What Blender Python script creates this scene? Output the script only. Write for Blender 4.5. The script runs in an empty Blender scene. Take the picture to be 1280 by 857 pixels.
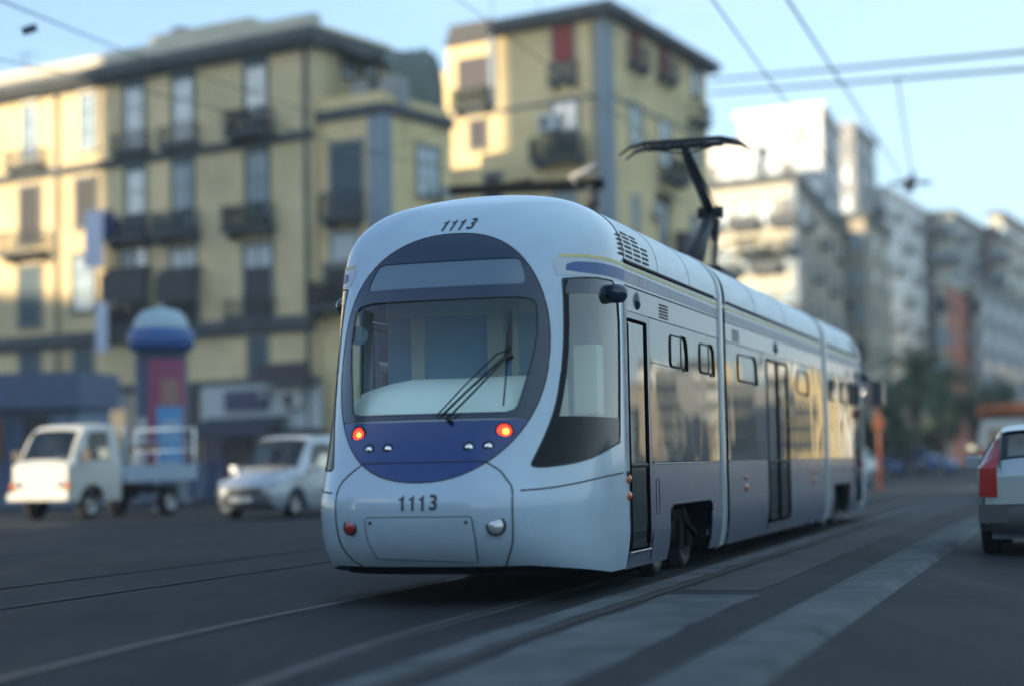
import bpy, bmesh, math, random
from mathutils import Vector, Matrix, geometry
random.seed(7)
scene = bpy.context.scene
COL = scene.collection
PI = math.pi
rad = math.radians

# ------------------------------------------------------------------ materials
MATS = {}
def principled(name, col, rough=.6, metal=0., spec=.5, noise=0., nscale=3., coat=0., bump=0., bscale=40., emit=None, estr=0., col2=None, stretch=(1, 1, 1), rnoise=0.):
    m = bpy.data.materials.new(name); m.use_nodes = True
    nt = m.node_tree; N = nt.nodes; L = nt.links
    b = N['Principled BSDF']
    b.inputs['Base Color'].default_value = (*col, 1)
    b.inputs['Roughness'].default_value = rough
    b.inputs['Metallic'].default_value = metal
    b.inputs['Specular IOR Level'].default_value = spec
    b.inputs['Coat Weight'].default_value = coat
    b.inputs['Coat Roughness'].default_value = .05
    if emit:
        b.inputs['Emission Color'].default_value = (*emit, 1); b.inputs['Emission Strength'].default_value = estr
    if noise or col2 or bump or rnoise:
        tc = N.new('ShaderNodeTexCoord'); mp = N.new('ShaderNodeMapping'); L.new(tc.outputs['Object'], mp.inputs['Vector'])
        mp.inputs['Scale'].default_value = stretch
    if noise or col2 or rnoise:
        n = N.new('ShaderNodeTexNoise'); n.inputs['Scale'].default_value = nscale; n.inputs['Detail'].default_value = 6
        n.inputs['Roughness'].default_value = .65
        L.new(mp.outputs[0], n.inputs['Vector'])
        r = N.new('ShaderNodeValToRGB'); L.new(n.outputs['Fac'], r.inputs['Fac'])
        c2 = col2 or tuple(max(0, c * (1 - noise)) for c in col)
        c1 = col if col2 else tuple(min(1, c * (1 + noise * .6)) for c in col)
        r.color_ramp.elements[0].position = .32; r.color_ramp.elements[1].position = .68
        r.color_ramp.elements[0].color = (*c2, 1); r.color_ramp.elements[1].color = (*c1, 1)
        if noise or col2: L.new(r.outputs['Color'], b.inputs['Base Color'])
        if rnoise:
            mr = N.new('ShaderNodeMapRange'); L.new(n.outputs['Fac'], mr.inputs['Value'])
            mr.inputs['From Min'].default_value = .3; mr.inputs['From Max'].default_value = .7
            mr.inputs['To Min'].default_value = max(.02, rough - rnoise); mr.inputs['To Max'].default_value = rough + rnoise
            L.new(mr.outputs[0], b.inputs['Roughness'])
    if bump:
        n2 = N.new('ShaderNodeTexNoise'); n2.inputs['Scale'].default_value = bscale; n2.inputs['Detail'].default_value = 4
        L.new(mp.outputs[0], n2.inputs['Vector'])
        bp = N.new('ShaderNodeBump'); bp.inputs['Strength'].default_value = 1; bp.inputs['Distance'].default_value = bump
        L.new(n2.outputs['Fac'], bp.inputs['Height']); L.new(bp.outputs[0], b.inputs['Normal'])
    MATS[name] = m
    return m

def glassmat(name, tint, ior=1.5, gloss=(1, 1, 1), bump=0., bscale=1.5, rough=0.01):
    """thin pane: mirror by Fresnel, tinted see-through for the rest"""
    m = bpy.data.materials.new(name); m.use_nodes = True
    nt = m.node_tree; N = nt.nodes; L = nt.links; N.clear()
    o = N.new('ShaderNodeOutputMaterial'); mx = N.new('ShaderNodeMixShader')
    t = N.new('ShaderNodeBsdfTransparent'); t.inputs[0].default_value = (*tint, 1)
    g = N.new('ShaderNodeBsdfGlossy'); g.inputs[0].default_value = (*gloss, 1); g.inputs['Roughness'].default_value = rough
    f = N.new('ShaderNodeFresnel')      # the same reflectance whichever side of the pane is hit
    ge = N.new('ShaderNodeNewGeometry'); ma = N.new('ShaderNodeMath'); ma.operation = 'MULTIPLY_ADD'
    L.new(ge.outputs['Backfacing'], ma.inputs[0]); ma.inputs[1].default_value = 1 / ior - ior; ma.inputs[2].default_value = ior
    L.new(ma.outputs[0], f.inputs[0])
    L.new(f.outputs[0], mx.inputs[0]); L.new(t.outputs[0], mx.inputs[1]); L.new(g.outputs[0], mx.inputs[2]); L.new(mx.outputs[0], o.inputs[0])
    if bump:
        tc = N.new('ShaderNodeTexCoord'); n2 = N.new('ShaderNodeTexNoise'); n2.inputs['Scale'].default_value = bscale; n2.inputs['Detail'].default_value = 1
        L.new(tc.outputs['Object'], n2.inputs['Vector'])
        bp = N.new('ShaderNodeBump'); bp.inputs['Distance'].default_value = bump; bp.inputs['Strength'].default_value = 1
        L.new(n2.outputs['Fac'], bp.inputs['Height']); L.new(bp.outputs[0], g.inputs['Normal']); L.new(bp.outputs[0], f.inputs['Normal'])
    MATS[name] = m
    return m
P = principled
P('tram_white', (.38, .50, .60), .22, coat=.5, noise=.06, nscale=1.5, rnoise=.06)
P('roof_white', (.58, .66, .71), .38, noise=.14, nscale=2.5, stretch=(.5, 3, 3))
P('tram_grey', (.085, .105, .15), .3, coat=.25, noise=.05, nscale=1.2, rnoise=.04)
P('gap_black', (.006, .007, .008), 1., spec=0)
P('pane_black', (.008, .010, .014), .12, spec=.12)
P('cab_wall', (.26, .54, .76), .6)
P('dash_cream', (.84, .86, .72), .6)
P('ring_grey', (.30, .35, .38), .3, coat=.3, noise=.1)
P('letter_grey', (.20, .22, .23), .14, spec=.45)
P('stripe_blue', (.03, .09, .25), .45, noise=.2, nscale=4)
P('stripe_grey', (.10, .14, .22), .35, noise=.2, nscale=2)
P('stripe_yellow', (.55, .50, .20), .45, noise=.15)
P('stripe_white', (.42, .46, .52), .35, coat=.15)
P('nose_blue', (.004, .030, .15), .16, coat=.6, noise=.06)
P('mask_black', (.015, .030, .060), .16, coat=.35)
P('display_panel', (.09, .15, .20), .16, coat=1.0)
P('rubber', (.012, .013, .015), .6)
P('dark_metal', (.022, .025, .029), .5, spec=.25, noise=.3, nscale=8)
P('under_dark', (.012, .013, .015), .8, spec=.03)
P('steel', (.32, .33, .34), .35, metal=.9, noise=.3, nscale=6)
P('chrome', (.75, .76, .78), .08, metal=1.)
P('cream', (.82, .85, .74), .55, noise=.04)
P('cab_grey', (.12, .18, .24), .6)
P('seat_blue', (.02, .05, .18), .8)
P('lamp_red_on', (.6, .02, .01), .2, emit=(1, .035, .012), estr=1.5)
P('lamp_core', (.9, .4, .1), .2, emit=(1, .22, .03), estr=2.6)
P('lamp_red', (.32, .012, .012), .15, coat=1)
P('lamp_clear', (.5, .53, .55), .1, metal=.6, coat=1)
P('lamp_orange', (.45, .12, .02), .2, coat=1)
P('number_ink', (.02, .03, .05), .5)
P('bellows', (.02, .021, .024), .7, bump=.01, bscale=20)
glassmat('glass_front', (.84, .94, .97), 1.5)
glassmat('glass_side', (.07, .085, .10), 4.2, (.86, .90, .90), bump=.0035, bscale=1.1)
glassmat('glass_cab', (.66, .76, .74), 2.0, bump=.004, bscale=1.3)
glassmat('glass_car', (.55, .62, .66), 1.5)
# street
P('wall_ochre', (.71, .58, .335), .9, noise=.24, nscale=.30, bump=.02, bscale=6)
P('wall_yellow', (.73, .58, .31), .9, noise=.22, nscale=.33, bump=.02, bscale=6)
P('wall_cream', (.56, .53, .42), .9, noise=.12, nscale=.3)
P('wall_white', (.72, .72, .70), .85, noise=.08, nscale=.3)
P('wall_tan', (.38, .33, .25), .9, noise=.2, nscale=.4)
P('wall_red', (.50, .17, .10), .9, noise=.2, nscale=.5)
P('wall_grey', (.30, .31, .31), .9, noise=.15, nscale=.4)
P('stone_trim', (.24, .25, .24), .85, noise=.25, nscale=1.2)
P('dark_trim', (.085, .10, .105), .85, noise=.3, nscale=1.5)
P('quoin_blue', (.25, .31, .36), .85, noise=.15)
P('pane_pale', (.30, .38, .42), .08, coat=1., spec=1.)
P('pane_white', (.55, .62, .64), .15, coat=1., noise=.1, nscale=2)
P('pane_dark', (.03, .04, .05), .08, coat=1.)
P('shutter_dark', (.045, .048, .05), .7, noise=.2, nscale=3)
P('shutter_teal', (.07, .12, .14), .7, noise=.2, nscale=3)
P('shutter_red', (.30, .045, .035), .7, noise=.2, nscale=3)
P('shutter_brown', (.05, .045, .055), .7)
P('iron', (.02, .024, .028), .6)
P('laundry', (.62, .66, .78), .9)
P('laundry_dark', (.03, .05, .16), .9)
P('ac_white', (.55, .58, .58), .5)
P('shop_white', (.45, .50, .52), .7, noise=.1)
P('sign_blue', (.008, .025, .10), .35)
P('awning_dark', (.03, .04, .06), .8)
P('kiosk_blue', (.075, .115, .20), .6, noise=.2)
P('kiosk_pale', (.16, .24, .34), .6, noise=.15)
P('column_slate', (.045, .06, .09), .5)
P('dome_blue', (.02, .09, .28), .4)
P('dome_pale', (.30, .42, .48), .4)
P('poster_pink', (.24, .05, .12), .6)
P('poster_blue', (.06, .26, .50), .6)
P('poster_skin', (.26, .15, .12), .6)
P('poster_white', (.4, .42, .45), .6)
P('truck_white', (.44, .46, .44), .35, coat=.3, noise=.06)
P('truck_blue', (.26, .36, .46), .5)
P('tyre', (.012, .012, .013), .85)
P('rim', (.30, .31, .32), .35, metal=.8)
P('silver_paint', (.38, .43, .48), .28, metal=.35, coat=.6)
P('bumper_grey', (.06, .065, .07), .6)
P('car_silver', (.34, .41, .44), .28, metal=.35, coat=.6)
P('car_blue', (.05, .12, .30), .3, coat=.6)
P('car_dark', (.03, .04, .06), .3, coat=.6)
P('plate', (.62, .64, .60), .5)
P('skin', (.48, .24, .15), .6)
P('cloth_orange', (.12, .10, .12), .8)
P('hair', (.02, .014, .01), .7)
P('orange_paint', (.20, .062, .025), .5, noise=.15)
P('wood_brown', (.22, .08, .035), .7, noise=.3, nscale=4)
P('yellow_bar', (.45, .30, .05), .6)
P('bark', (.10, .075, .05), .9, noise=.4, nscale=6)
P('leaf', (.05, .09, .03), .7, noise=.4, nscale=2)
P('leaf_dark', (.03, .065, .022), .7, noise=.3, nscale=2)
P('net_green', (.12, .15, .13), .9, noise=.3, nscale=1)
P('wire', (.015, .018, .022), .6)
P('rail_steel', (.12, .12, .12), .5, metal=.9, noise=.3, nscale=3)
P('groove', (.010, .011, .012), .8)
P('concrete', (.088, .102, .112), .9, spec=.15, noise=.45, nscale=1.2, bump=.004, bscale=60)
P('concrete_old', (.062, .067, .072), .9, spec=.2, noise=.35, nscale=.9, bump=.004, bscale=60)
P('pavement', (.16, .15, .14), .9, noise=.2, nscale=1)
P('tile', (.21, .13, .09), .9, noise=.3, nscale=2)
P('striped_white', (.86, .85, .80), .8)
P('striped_blue', (.03, .055, .08), .8)

# asphalt: patches, streaks of wear, fine grain
def asphalt():
    m = bpy.data.materials.new('asphalt'); m.use_nodes = True
    nt = m.node_tree; N = nt.nodes; L = nt.links; b = N['Principled BSDF']
    tc = N.new('ShaderNodeTexCoord')
    def noise(scale, st, det=6, rot=0):
        mp = N.new('ShaderNodeMapping'); mp.inputs['Scale'].default_value = st; mp.inputs['Rotation'].default_value = (0, 0, rot)
        L.new(tc.outputs['Object'], mp.inputs[0])
        n = N.new('ShaderNodeTexNoise'); n.inputs['Scale'].default_value = scale; n.inputs['Detail'].default_value = det; n.inputs['Roughness'].default_value = .6
        L.new(mp.outputs[0], n.inputs[0]); return n
    a = noise(.35, (1, 1, 1)); s = noise(1.6, (1, .09, 1), 4, -rad(17.8)); g = noise(90, (1, 1, 1), 3)
    r1 = N.new('ShaderNodeValToRGB'); L.new(a.outputs[0], r1.inputs[0])
    r1.color_ramp.elements[0].position = .35; r1.color_ramp.elements[1].position = .7
    r1.color_ramp.elements[0].color = (.015, .018, .022, 1); r1.color_ramp.elements[1].color = (.028, .033, .039, 1)
    r2 = N.new('ShaderNodeValToRGB'); L.new(s.outputs[0], r2.inputs[0])
    r2.color_ramp.elements[0].position = .3; r2.color_ramp.elements[1].position = .72
    r2.color_ramp.elements[0].color = (.62, .62, .62, 1); r2.color_ramp.elements[1].color = (1.35, 1.35, 1.35, 1)
    mx = N.new('ShaderNodeMix'); mx.data_type = 'RGBA'; mx.blend_type = 'MULTIPLY'; mx.inputs[0].default_value = 1
    L.new(r1.outputs[0], mx.inputs[6]); L.new(r2.outputs[0], mx.inputs[7])
    r3 = N.new('ShaderNodeValToRGB'); L.new(g.outputs[0], r3.inputs[0])
    r3.color_ramp.elements[0].color = (.6, .6, .6, 1); r3.color_ramp.elements[1].color = (1.4, 1.4, 1.4, 1)
    mx2 = N.new('ShaderNodeMix'); mx2.data_type = 'RGBA'; mx2.blend_type = 'MULTIPLY'; mx2.inputs[0].default_value = 1
    L.new(mx.outputs[2], mx2.inputs[6]); L.new(r3.outputs[0], mx2.inputs[7]); L.new(mx2.outputs[2], b.inputs['Base Color'])
    mr = N.new('ShaderNodeMapRange'); L.new(s.outputs[0], mr.inputs[0]); mr.inputs['From Min'].default_value = .3; mr.inputs['From Max'].default_value = .7
    mr.inputs['To Min'].default_value = .62; mr.inputs['To Max'].default_value = .85
    L.new(mr.outputs[0], b.inputs['Roughness']); b.inputs['Specular IOR Level'].default_value = .14
    bp = N.new('ShaderNodeBump'); bp.inputs['Distance'].default_value = .004; L.new(g.outputs[0], bp.inputs['Height']); L.new(bp.outputs[0], b.inputs['Normal'])
    MATS['asphalt'] = m
asphalt()

# ------------------------------------------------------------------ mesh helpers
class MB:
    def __init__(s): s.v = []; s.f = []; s.sm = []; s.nm = {}
    def add(s, vs, fs, smooth=False):
        o = len(s.v); s.v += [tuple(v) for v in vs]; s.f += [tuple(i + o for i in f) for f in fs]; s.sm += [smooth] * len(fs); return s
    def box(s, x0, x1, y0, y1, z0, z1):
        vs = [(x, y, z) for z in (z0, z1) for y in (y0, y1) for x in (x0, x1)]
        return s.add(vs, [(0, 2, 3, 1), (4, 5, 7, 6), (0, 1, 5, 4), (2, 6, 7, 3), (0, 4, 6, 2), (1, 3, 7, 5)])
    def obox(s, O, e, n, a0, a1, b0, b1, z0, z1):
        """box in a frame: origin O, along e, outward n"""
        vs = [(O[0] + e[0] * a + n[0] * b, O[1] + e[1] * a + n[1] * b, z) for z in (z0, z1) for b in (b0, b1) for a in (a0, a1)]
        return s.add(vs, [(0, 2, 3, 1), (4, 5, 7, 6), (0, 1, 5, 4), (2, 6, 7, 3), (0, 4, 6, 2), (1, 3, 7, 5)])
    def prism(s, pts, z0, z1):
        n = len(pts)
        vs = [(x, y, z0) for x, y in pts] + [(x, y, z1) for x, y in pts]
        return s.add(vs, [tuple(range(n))[::-1], tuple(range(n, 2 * n))] + [(i, (i + 1) % n, n + (i + 1) % n, n + i) for i in range(n)])
    def tube(s, pts, r, seg=8, cap=True):
        pts = [Vector(p) for p in pts]; rs = r if isinstance(r, (list, tuple)) else [r] * len(pts)
        vs = []; fs = []; up = Vector((0, 0, 1))
        for i, p in enumerate(pts):
            d = (pts[min(i + 1, len(pts) - 1)] - pts[max(i - 1, 0)]).normalized()
            a = d.cross(up if abs(d.z) < .95 else Vector((1, 0, 0))).normalized(); b = d.cross(a)
            for k in range(seg):
                t = 2 * PI * k / seg; vs.append(p + (a * math.cos(t) + b * math.sin(t)) * rs[i])
        for i in range(len(pts) - 1):
            for k in range(seg):
                fs.append((i * seg + k, i * seg + (k + 1) % seg, (i + 1) * seg + (k + 1) % seg, (i + 1) * seg + k))
        s.add(vs, fs, True)
        if cap:
            o = len(s.v) - len(vs)
            s.f.append(tuple(o + k for k in range(seg))); s.sm.append(False)
            s.f.append(tuple(o + (len(pts) - 1) * seg + k for k in range(seg))[::-1]); s.sm.append(False)
        return s
    def lathe(s, prof, c, axis, seg=20):
        """prof: (r, h) list; axis unit vector"""
        ax = Vector(axis).normalized(); a = ax.cross(Vector((0, 0, 1)) if abs(ax.z) < .9 else Vector((1, 0, 0))).normalized(); b = ax.cross(a)
        c = Vector(c); vs = []; fs = []
        for r, h in prof:
            for k in range(seg):
                t = 2 * PI * k / seg; vs.append(c + ax * h + (a * math.cos(t) + b * math.sin(t)) * r)
        for i in range(len(prof) - 1):
            for k in range(seg):
                fs.append((i * seg + k, i * seg + (k + 1) % seg, (i + 1) * seg + (k + 1) % seg, (i + 1) * seg + k))
        return s.add(vs, fs, True)
    def build(s, name, mat, parent=None, smooth=None, autos=35):
        me = bpy.data.meshes.new(name); me.from_pydata(s.v, [], s.f); me.update()
        bm = bmesh.new(); bm.from_mesh(me); bmesh.ops.recalc_face_normals(bm, faces=bm.faces)
        if s.nm:      # sheets carry the exact normals of their surface
            bm.faces.ensure_lookup_table()
            fl = [f for f in bm.faces if f.verts[0].index in s.nm and f.normal.dot(s.nm[f.verts[0].index]) < 0]
            bmesh.ops.reverse_faces(bm, faces=fl)
        bm.to_mesh(me); bm.free()
        if smooth is True or any(s.sm):
            for i, p in enumerate(me.polygons): p.use_smooth = True if smooth else s.sm[i]
        if s.nm: me.normals_split_custom_set_from_vertices([s.nm.get(i, (0, 0, 0)) for i in range(len(s.v))])
        me.materials.append(MATS[mat])
        o = bpy.data.objects.new(name, me); COL.objects.link(o)
        if parent: o.parent = parent
        return o
def tag(o, label=None, cat=None, group=None, kind=None):
    if label: o['label'] = label
    if cat: o['category'] = cat
    if group: o['group'] = group
    if kind: o['kind'] = kind
    return o
def empty(name, loc, rz, label, cat, group=None):
    o = bpy.data.objects.new(name, None); COL.objects.link(o); o.location = loc; o.rotation_euler = (0, 0, rz)
    o.empty_display_size = .2
    return tag(o, label, cat, group)
def kids(o): return [c for c in bpy.data.objects if c.parent == o]
def copy_tree(o, parent=None):
    ch = kids(o); c = o.copy(); COL.objects.link(c); c.parent = parent
    for k in ch: copy_tree(k, c)
    return c
def bez(o, w=.01, seg=2):
    m = o.modifiers.new('bevel', 'BEVEL'); m.width = w; m.segments = seg; m.limit_method = 'ANGLE'; m.angle_limit = rad(40); return o

def inpoly(p, poly):
    x, y = p; c = False; j = len(poly) - 1
    for i in range(len(poly)):
        xi, yi = poly[i]; xj, yj = poly[j]
        if (yi > y) != (yj > y) and x < (xj - xi) * (y - yi) / (yj - yi) + xi: c = not c
        j = i
    return c
def densify(poly, step):
    out = []
    for i in range(len(poly)):
        a = poly[i]; b = poly[(i + 1) % len(poly)]; n = max(1, int(math.hypot(b[0] - a[0], b[1] - a[1]) / step))
        out += [(a[0] + (b[0] - a[0]) * k / n, a[1] + (b[1] - a[1]) * k / n) for k in range(n)]
    return out
def rrect(x0, x1, y0, y1, r, n=4):
    out = []
    for cx, cy, a0 in ((x1 - r, y1 - r, 0), (x0 + r, y1 - r, 90), (x0 + r, y0 + r, 180), (x1 - r, y0 + r, 270)):
        for k in range(n + 1):
            a = rad(a0 + 90 * k / n); out.append((cx + r * math.cos(a), cy + r * math.sin(a)))
    return out
def cdt(poly, holes=(), step=.06):
    """triangulated sheet inside poly and outside holes, in its own 2D parameters"""
    rings = [densify(poly, step)] + [densify(h, step) for h in holes]
    pts = []; edges = []
    for r in rings:
        o = len(pts); pts += r; edges += [(o + i, o + (i + 1) % len(r)) for i in range(len(r))]
    xs = [p[0] for p in rings[0]]; ys = [p[1] for p in rings[0]]
    nx = int((max(xs) - min(xs)) / step) + 1; ny = int((max(ys) - min(ys)) / step) + 1
    allr = [q for r in rings for q in r]
    buck = {}
    for q in allr: buck.setdefault((int(q[0] // step), int(q[1] // step)), []).append(q)
    for i in range(1, nx):
        for j in range(1, ny):
            p = (min(xs) + (max(xs) - min(xs)) * i / nx, min(ys) + (max(ys) - min(ys)) * j / ny)
            if not inpoly(p, rings[0]) or any(inpoly(p, h) for h in rings[1:]): continue
            kx, ky = int(p[0] // step), int(p[1] // step)
            if any(math.hypot(p[0] - q[0], p[1] - q[1]) < step * .45 for a in (-1, 0, 1) for b in (-1, 0, 1) for q in buck.get((kx + a, ky + b), ())): continue
            pts.append(p)
    vs, es, fs, _, _, _ = geometry.delaunay_2d_cdt([Vector(p) for p in pts], edges, [], 0, 1e-6)
    out = []
    for f in fs:
        c = (sum(vs[i][0] for i in f) / len(f), sum(vs[i][1] for i in f) / len(f))
        if inpoly(c, rings[0]) and not any(inpoly(c, h) for h in rings[1:]): out.append(tuple(f))
    return [tuple(v) for v in vs], out
def surf_point(fn, p, q, off, inside, nrm=False):
    a = Vector(fn(p, q))
    if not off and not nrm: return a
    e = 4e-3
    n = (Vector(fn(p + e, q)) - Vector(fn(p - e, q))).cross(Vector(fn(p, q + e)) - Vector(fn(p, q - e)))
    if n.length < 1e-12: return (a, None) if nrm else a
    n.normalize()
    if n.dot(a - Vector(inside(a))) < 0: n = -n
    return (a + n * off, n) if nrm else a + n * off
def sheet(mb, fn, poly, holes=(), step=.06, off=0., inside=lambda a: (a.x, 0, 1.2)):
    vs, fs = cdt(poly, holes, step)
    pn = [surf_point(fn, p[0], p[1], off, inside, True) for p in vs]; o = len(mb.v)
    for i, (_, n) in enumerate(pn):
        if n is not None: mb.nm[o + i] = n
    return mb.add([p for p, _ in pn], fs, True)
def solid(o, t, off=-1):
    m = o.modifiers.new('thickness', 'SOLIDIFY'); m.thickness = t; m.offset = off; m.use_rim = False; return o

# ------------------------------------------------------------------ camera model (measured from the perspective of the tram)
FPX = 2233.0; CAMH = 1.06; PITCH = math.atan(150.9 / FPX); ROLL = .02
Fv = Vector((0, math.cos(PITCH), math.sin(PITCH))); r0 = Vector((1, 0, 0)); u0 = Vector((0, -math.sin(PITCH), math.cos(PITCH)))
Rv = r0 * math.cos(ROLL) - u0 * math.sin(ROLL); Uv = r0 * math.sin(ROLL) + u0 * math.cos(ROLL)
CAM = Vector((0, 0, CAMH))
def ray(x, y):
    d = Fv * FPX + Rv * (x - 640) - Uv * (y - 428.5); return d / d.y
def at(x, y, depth): return CAM + ray(x, y) * depth
def ground(x, y):
    d = ray(x, y); return CAM + d * (-CAMH / d.z)
cd = bpy.data.cameras.new('camera'); cam = bpy.data.objects.new('camera', cd); COL.objects.link(cam); scene.camera = cam
M = Matrix((Rv, Uv, -Fv)).transposed().to_4x4(); M.translation = CAM; cam.matrix_world = M
cd.sensor_width = 36; cd.lens = FPX / 1280 * 36; cd.clip_start = .1; cd.clip_end = 3000
cd.dof.use_dof = True; cd.dof.focus_distance = 15.6; cd.dof.aperture_fstop = .5; cd.dof.aperture_blades = 0
YAW = rad(17.766)
D = Vector((math.sin(YAW), math.cos(YAW), 0)); LF = Vector((-math.cos(YAW), math.sin(YAW), 0)); ROT = PI / 2 - YAW
P0 = Vector((1.2516, 15.8244, 0))
TORG = P0 - D * 3.0 + LF * 1.15
# ================================================================== THE TRAM
HW = 1.15; XL = 2.0; LT = 20.0; PE = 3.2; ZR = 2.72; RH = .62; RE = 2.5
PR = [(.16, .52), (.30, .27), (.5, .10), (.77, .04), (.95, .12), (1.2, .26), (1.4, .35), (1.7, .46), (2.0, .56), (2.4, .70), (2.7, .86), (2.9, 1.02), (3.05, 1.2), (3.2, 1.46), (3.34, 1.9)]
def nose_x(z):
    n = len(PR)
    if z <= PR[0][0]: return PR[0][1]
    if z >= PR[-1][0]: return PR[-1][1]
    i = next(k for k in range(n - 1) if z <= PR[k + 1][0])
    def sl(j):
        a = max(j - 1, 0); b = min(j + 1, n - 1); return (PR[b][1] - PR[a][1]) / (PR[b][0] - PR[a][0])
    dz = PR[i + 1][0] - PR[i][0]; q = (z - PR[i][0]) / dz
    return (2 * q**3 - 3 * q * q + 1) * PR[i][1] + (q**3 - 2 * q * q + q) * dz * sl(i) + (3 * q * q - 2 * q**3) * PR[i + 1][1] + (q**3 - q * q) * dz * sl(i + 1)
VMAX = ZR + RH * PI / 2
def vz(v): return v if v <= ZR else ZR + RH * math.sin(min((v - ZR) / RH, PI / 2))
def halfw(v):
    if v < .5: return HW - .05 * ((.5 - v) / .34)**2
    if v <= ZR: return HW
    q = min(math.sin(min((v - ZR) / RH, PI / 2)), 1.0)
    return HW * max(1 - q**RE, 0)**(1 / RE)
# arc length along the plan outline
NT = 3000; SM = (PI / 2)**(2 / PE)
_U = [0.]; _p = (0., .45)
for i in range(1, NT + 1):
    th = (SM * i / NT)**(PE / 2); y = HW * math.sin(th)**(2 / PE); x = .45 + 1.55 * (1 - max(math.cos(th), 0)**(2 / PE))
    _U.append(_U[-1] + math.hypot(y - _p[0], x - _p[1])); _p = (y, x)
UN = _U[-1]
import bisect
def u2th(u):
    i = min(max(bisect.bisect(_U, u), 1), NT); return (SM * (i - 1 + (u - _U[i - 1]) / (_U[i] - _U[i - 1] + 1e-12)) / NT)**(PE / 2)
def th2u(th): k = th**(2 / PE) / SM * NT; i = min(int(k), NT - 1); return _U[i] + (_U[i + 1] - _U[i]) * (k - i)
def S(u, v):
    """nose and side surface; u>0 is the side with local -y"""
    a = abs(u); sg = -1 if u > 0 else 1; z = vz(v); w = halfw(v)
    if a >= UN: return (XL + a - UN, sg * w, z)
    th = u2th(a); x0 = min(nose_x(z), 1.93)
    return (x0 + (XL - x0) * (1 - max(math.cos(th), 0)**(2 / PE)), sg * w * math.sin(th)**(2 / PE), z)
def Y(y, z):
    """(u,v) of the nose point seen from straight ahead at y, z"""
    v = z if z <= ZR else ZR + RH * math.asin(min((z - ZR) / RH, 1))
    q = min(abs(y) / halfw(v), 1); return (-math.copysign(th2u(math.asin(q**(PE / 2))), y), v)
def T(t, z):
    v = z if z <= ZR else ZR + RH * math.asin(min((z - ZR) / RH, 1))
    return (th2u(t * PI / 2) if t <= 1 else UN + t - 1, v)
def X(x, z, sg=1): return (sg * (UN + x - XL), z)
def fM3(u, v): p = S(u, v); return (LT - p[0], p[1], p[2])
def ins(a): return (min(max(a.x, 2.3), 17.7), 0, 1.5)
def tsheet(name, mat, poly, parent, holes=(), step=.07, off=0., fn=S, sol=0):
    mb = MB(); sheet(mb, fn, poly, holes, step, off, ins)
    o = mb.build(name, mat, parent)
    return o
def spline(pts, n=5):
    out = []
    for i in range(len(pts) - 1):
        p0, p1, p2, p3 = pts[max(i - 1, 0)], pts[i], pts[i + 1], pts[min(i + 2, len(pts) - 1)]
        for k in range(n):
            t = k / n; out.append(tuple(.5 * (2 * b + (c - a) * t + (2 * a - 5 * b + 4 * c - d) * t * t + (3 * b - a - 3 * c + d) * t**3) for a, b, c, d in zip(p0, p1, p2, p3)))
    return out + [pts[-1]]
def seam(name, pts, parent, r=.006, mat='rubber', fn=S, off=.001, closed=False, step=.04):
    if closed: pts = pts + [pts[0]]
    out = []
    for i in range(len(pts) - 1):
        a, b = pts[i], pts[i + 1]; n = max(1, int(math.hypot(b[0] - a[0], b[1] - a[1]) / step))
        out += [(a[0] + (b[0] - a[0]) * k / n, a[1] + (b[1] - a[1]) * k / n) for k in range(n)]
    out.append(pts[-1])
    return MB().tube([surf_point(fn, p[0], p[1], off, ins) for p in out], r, 6).build(name, mat, parent)

tram = empty('tram', TORG, ROT, 'long white and grey three-section tram numbered 1113 with an oval blue and black front', 'tram')

def oval(a, b, n=72, cz=1.925, e=2.25, zmin=None):
    pts = []
    for k in range(n):
        t = 2 * PI * k / n; c, s = math.cos(t), math.sin(t)
        pts.append((a * math.copysign(abs(c)**(2 / e), c), cz + b * math.copysign(abs(s)**(2 / e), s)))
    return pts
OV = oval(.862, .99)
def side_glass(sg, smooth=True):
    pts = [(.486, 2.50), (.6, 2.515), (.75, 2.53), (.91, 2.53), (.955, 2.48), (.972, 2.2), (.972, 1.7), (.968, 1.22), (.87, 1.155), (.76, 1.10), (.65, 1.065), (.54, 1.045), (.44, 1.035), (.39, 1.045), (.386, 1.07), (.41, 1.16), (.44, 1.27), (.475, 1.42), (.497, 1.56), (.512, 1.75), (.519, 1.95), (.513, 2.17), (.498, 2.38), (.484, 2.47)]
    pts = pts[:4] + spline(pts[4:8], 2)[:-1] + spline(pts[7:15], 3)[:-1] + spline(pts[14:], 3)
    return [(sg * T(t, z)[0], T(t, z)[1]) for t, z in pts]

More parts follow.
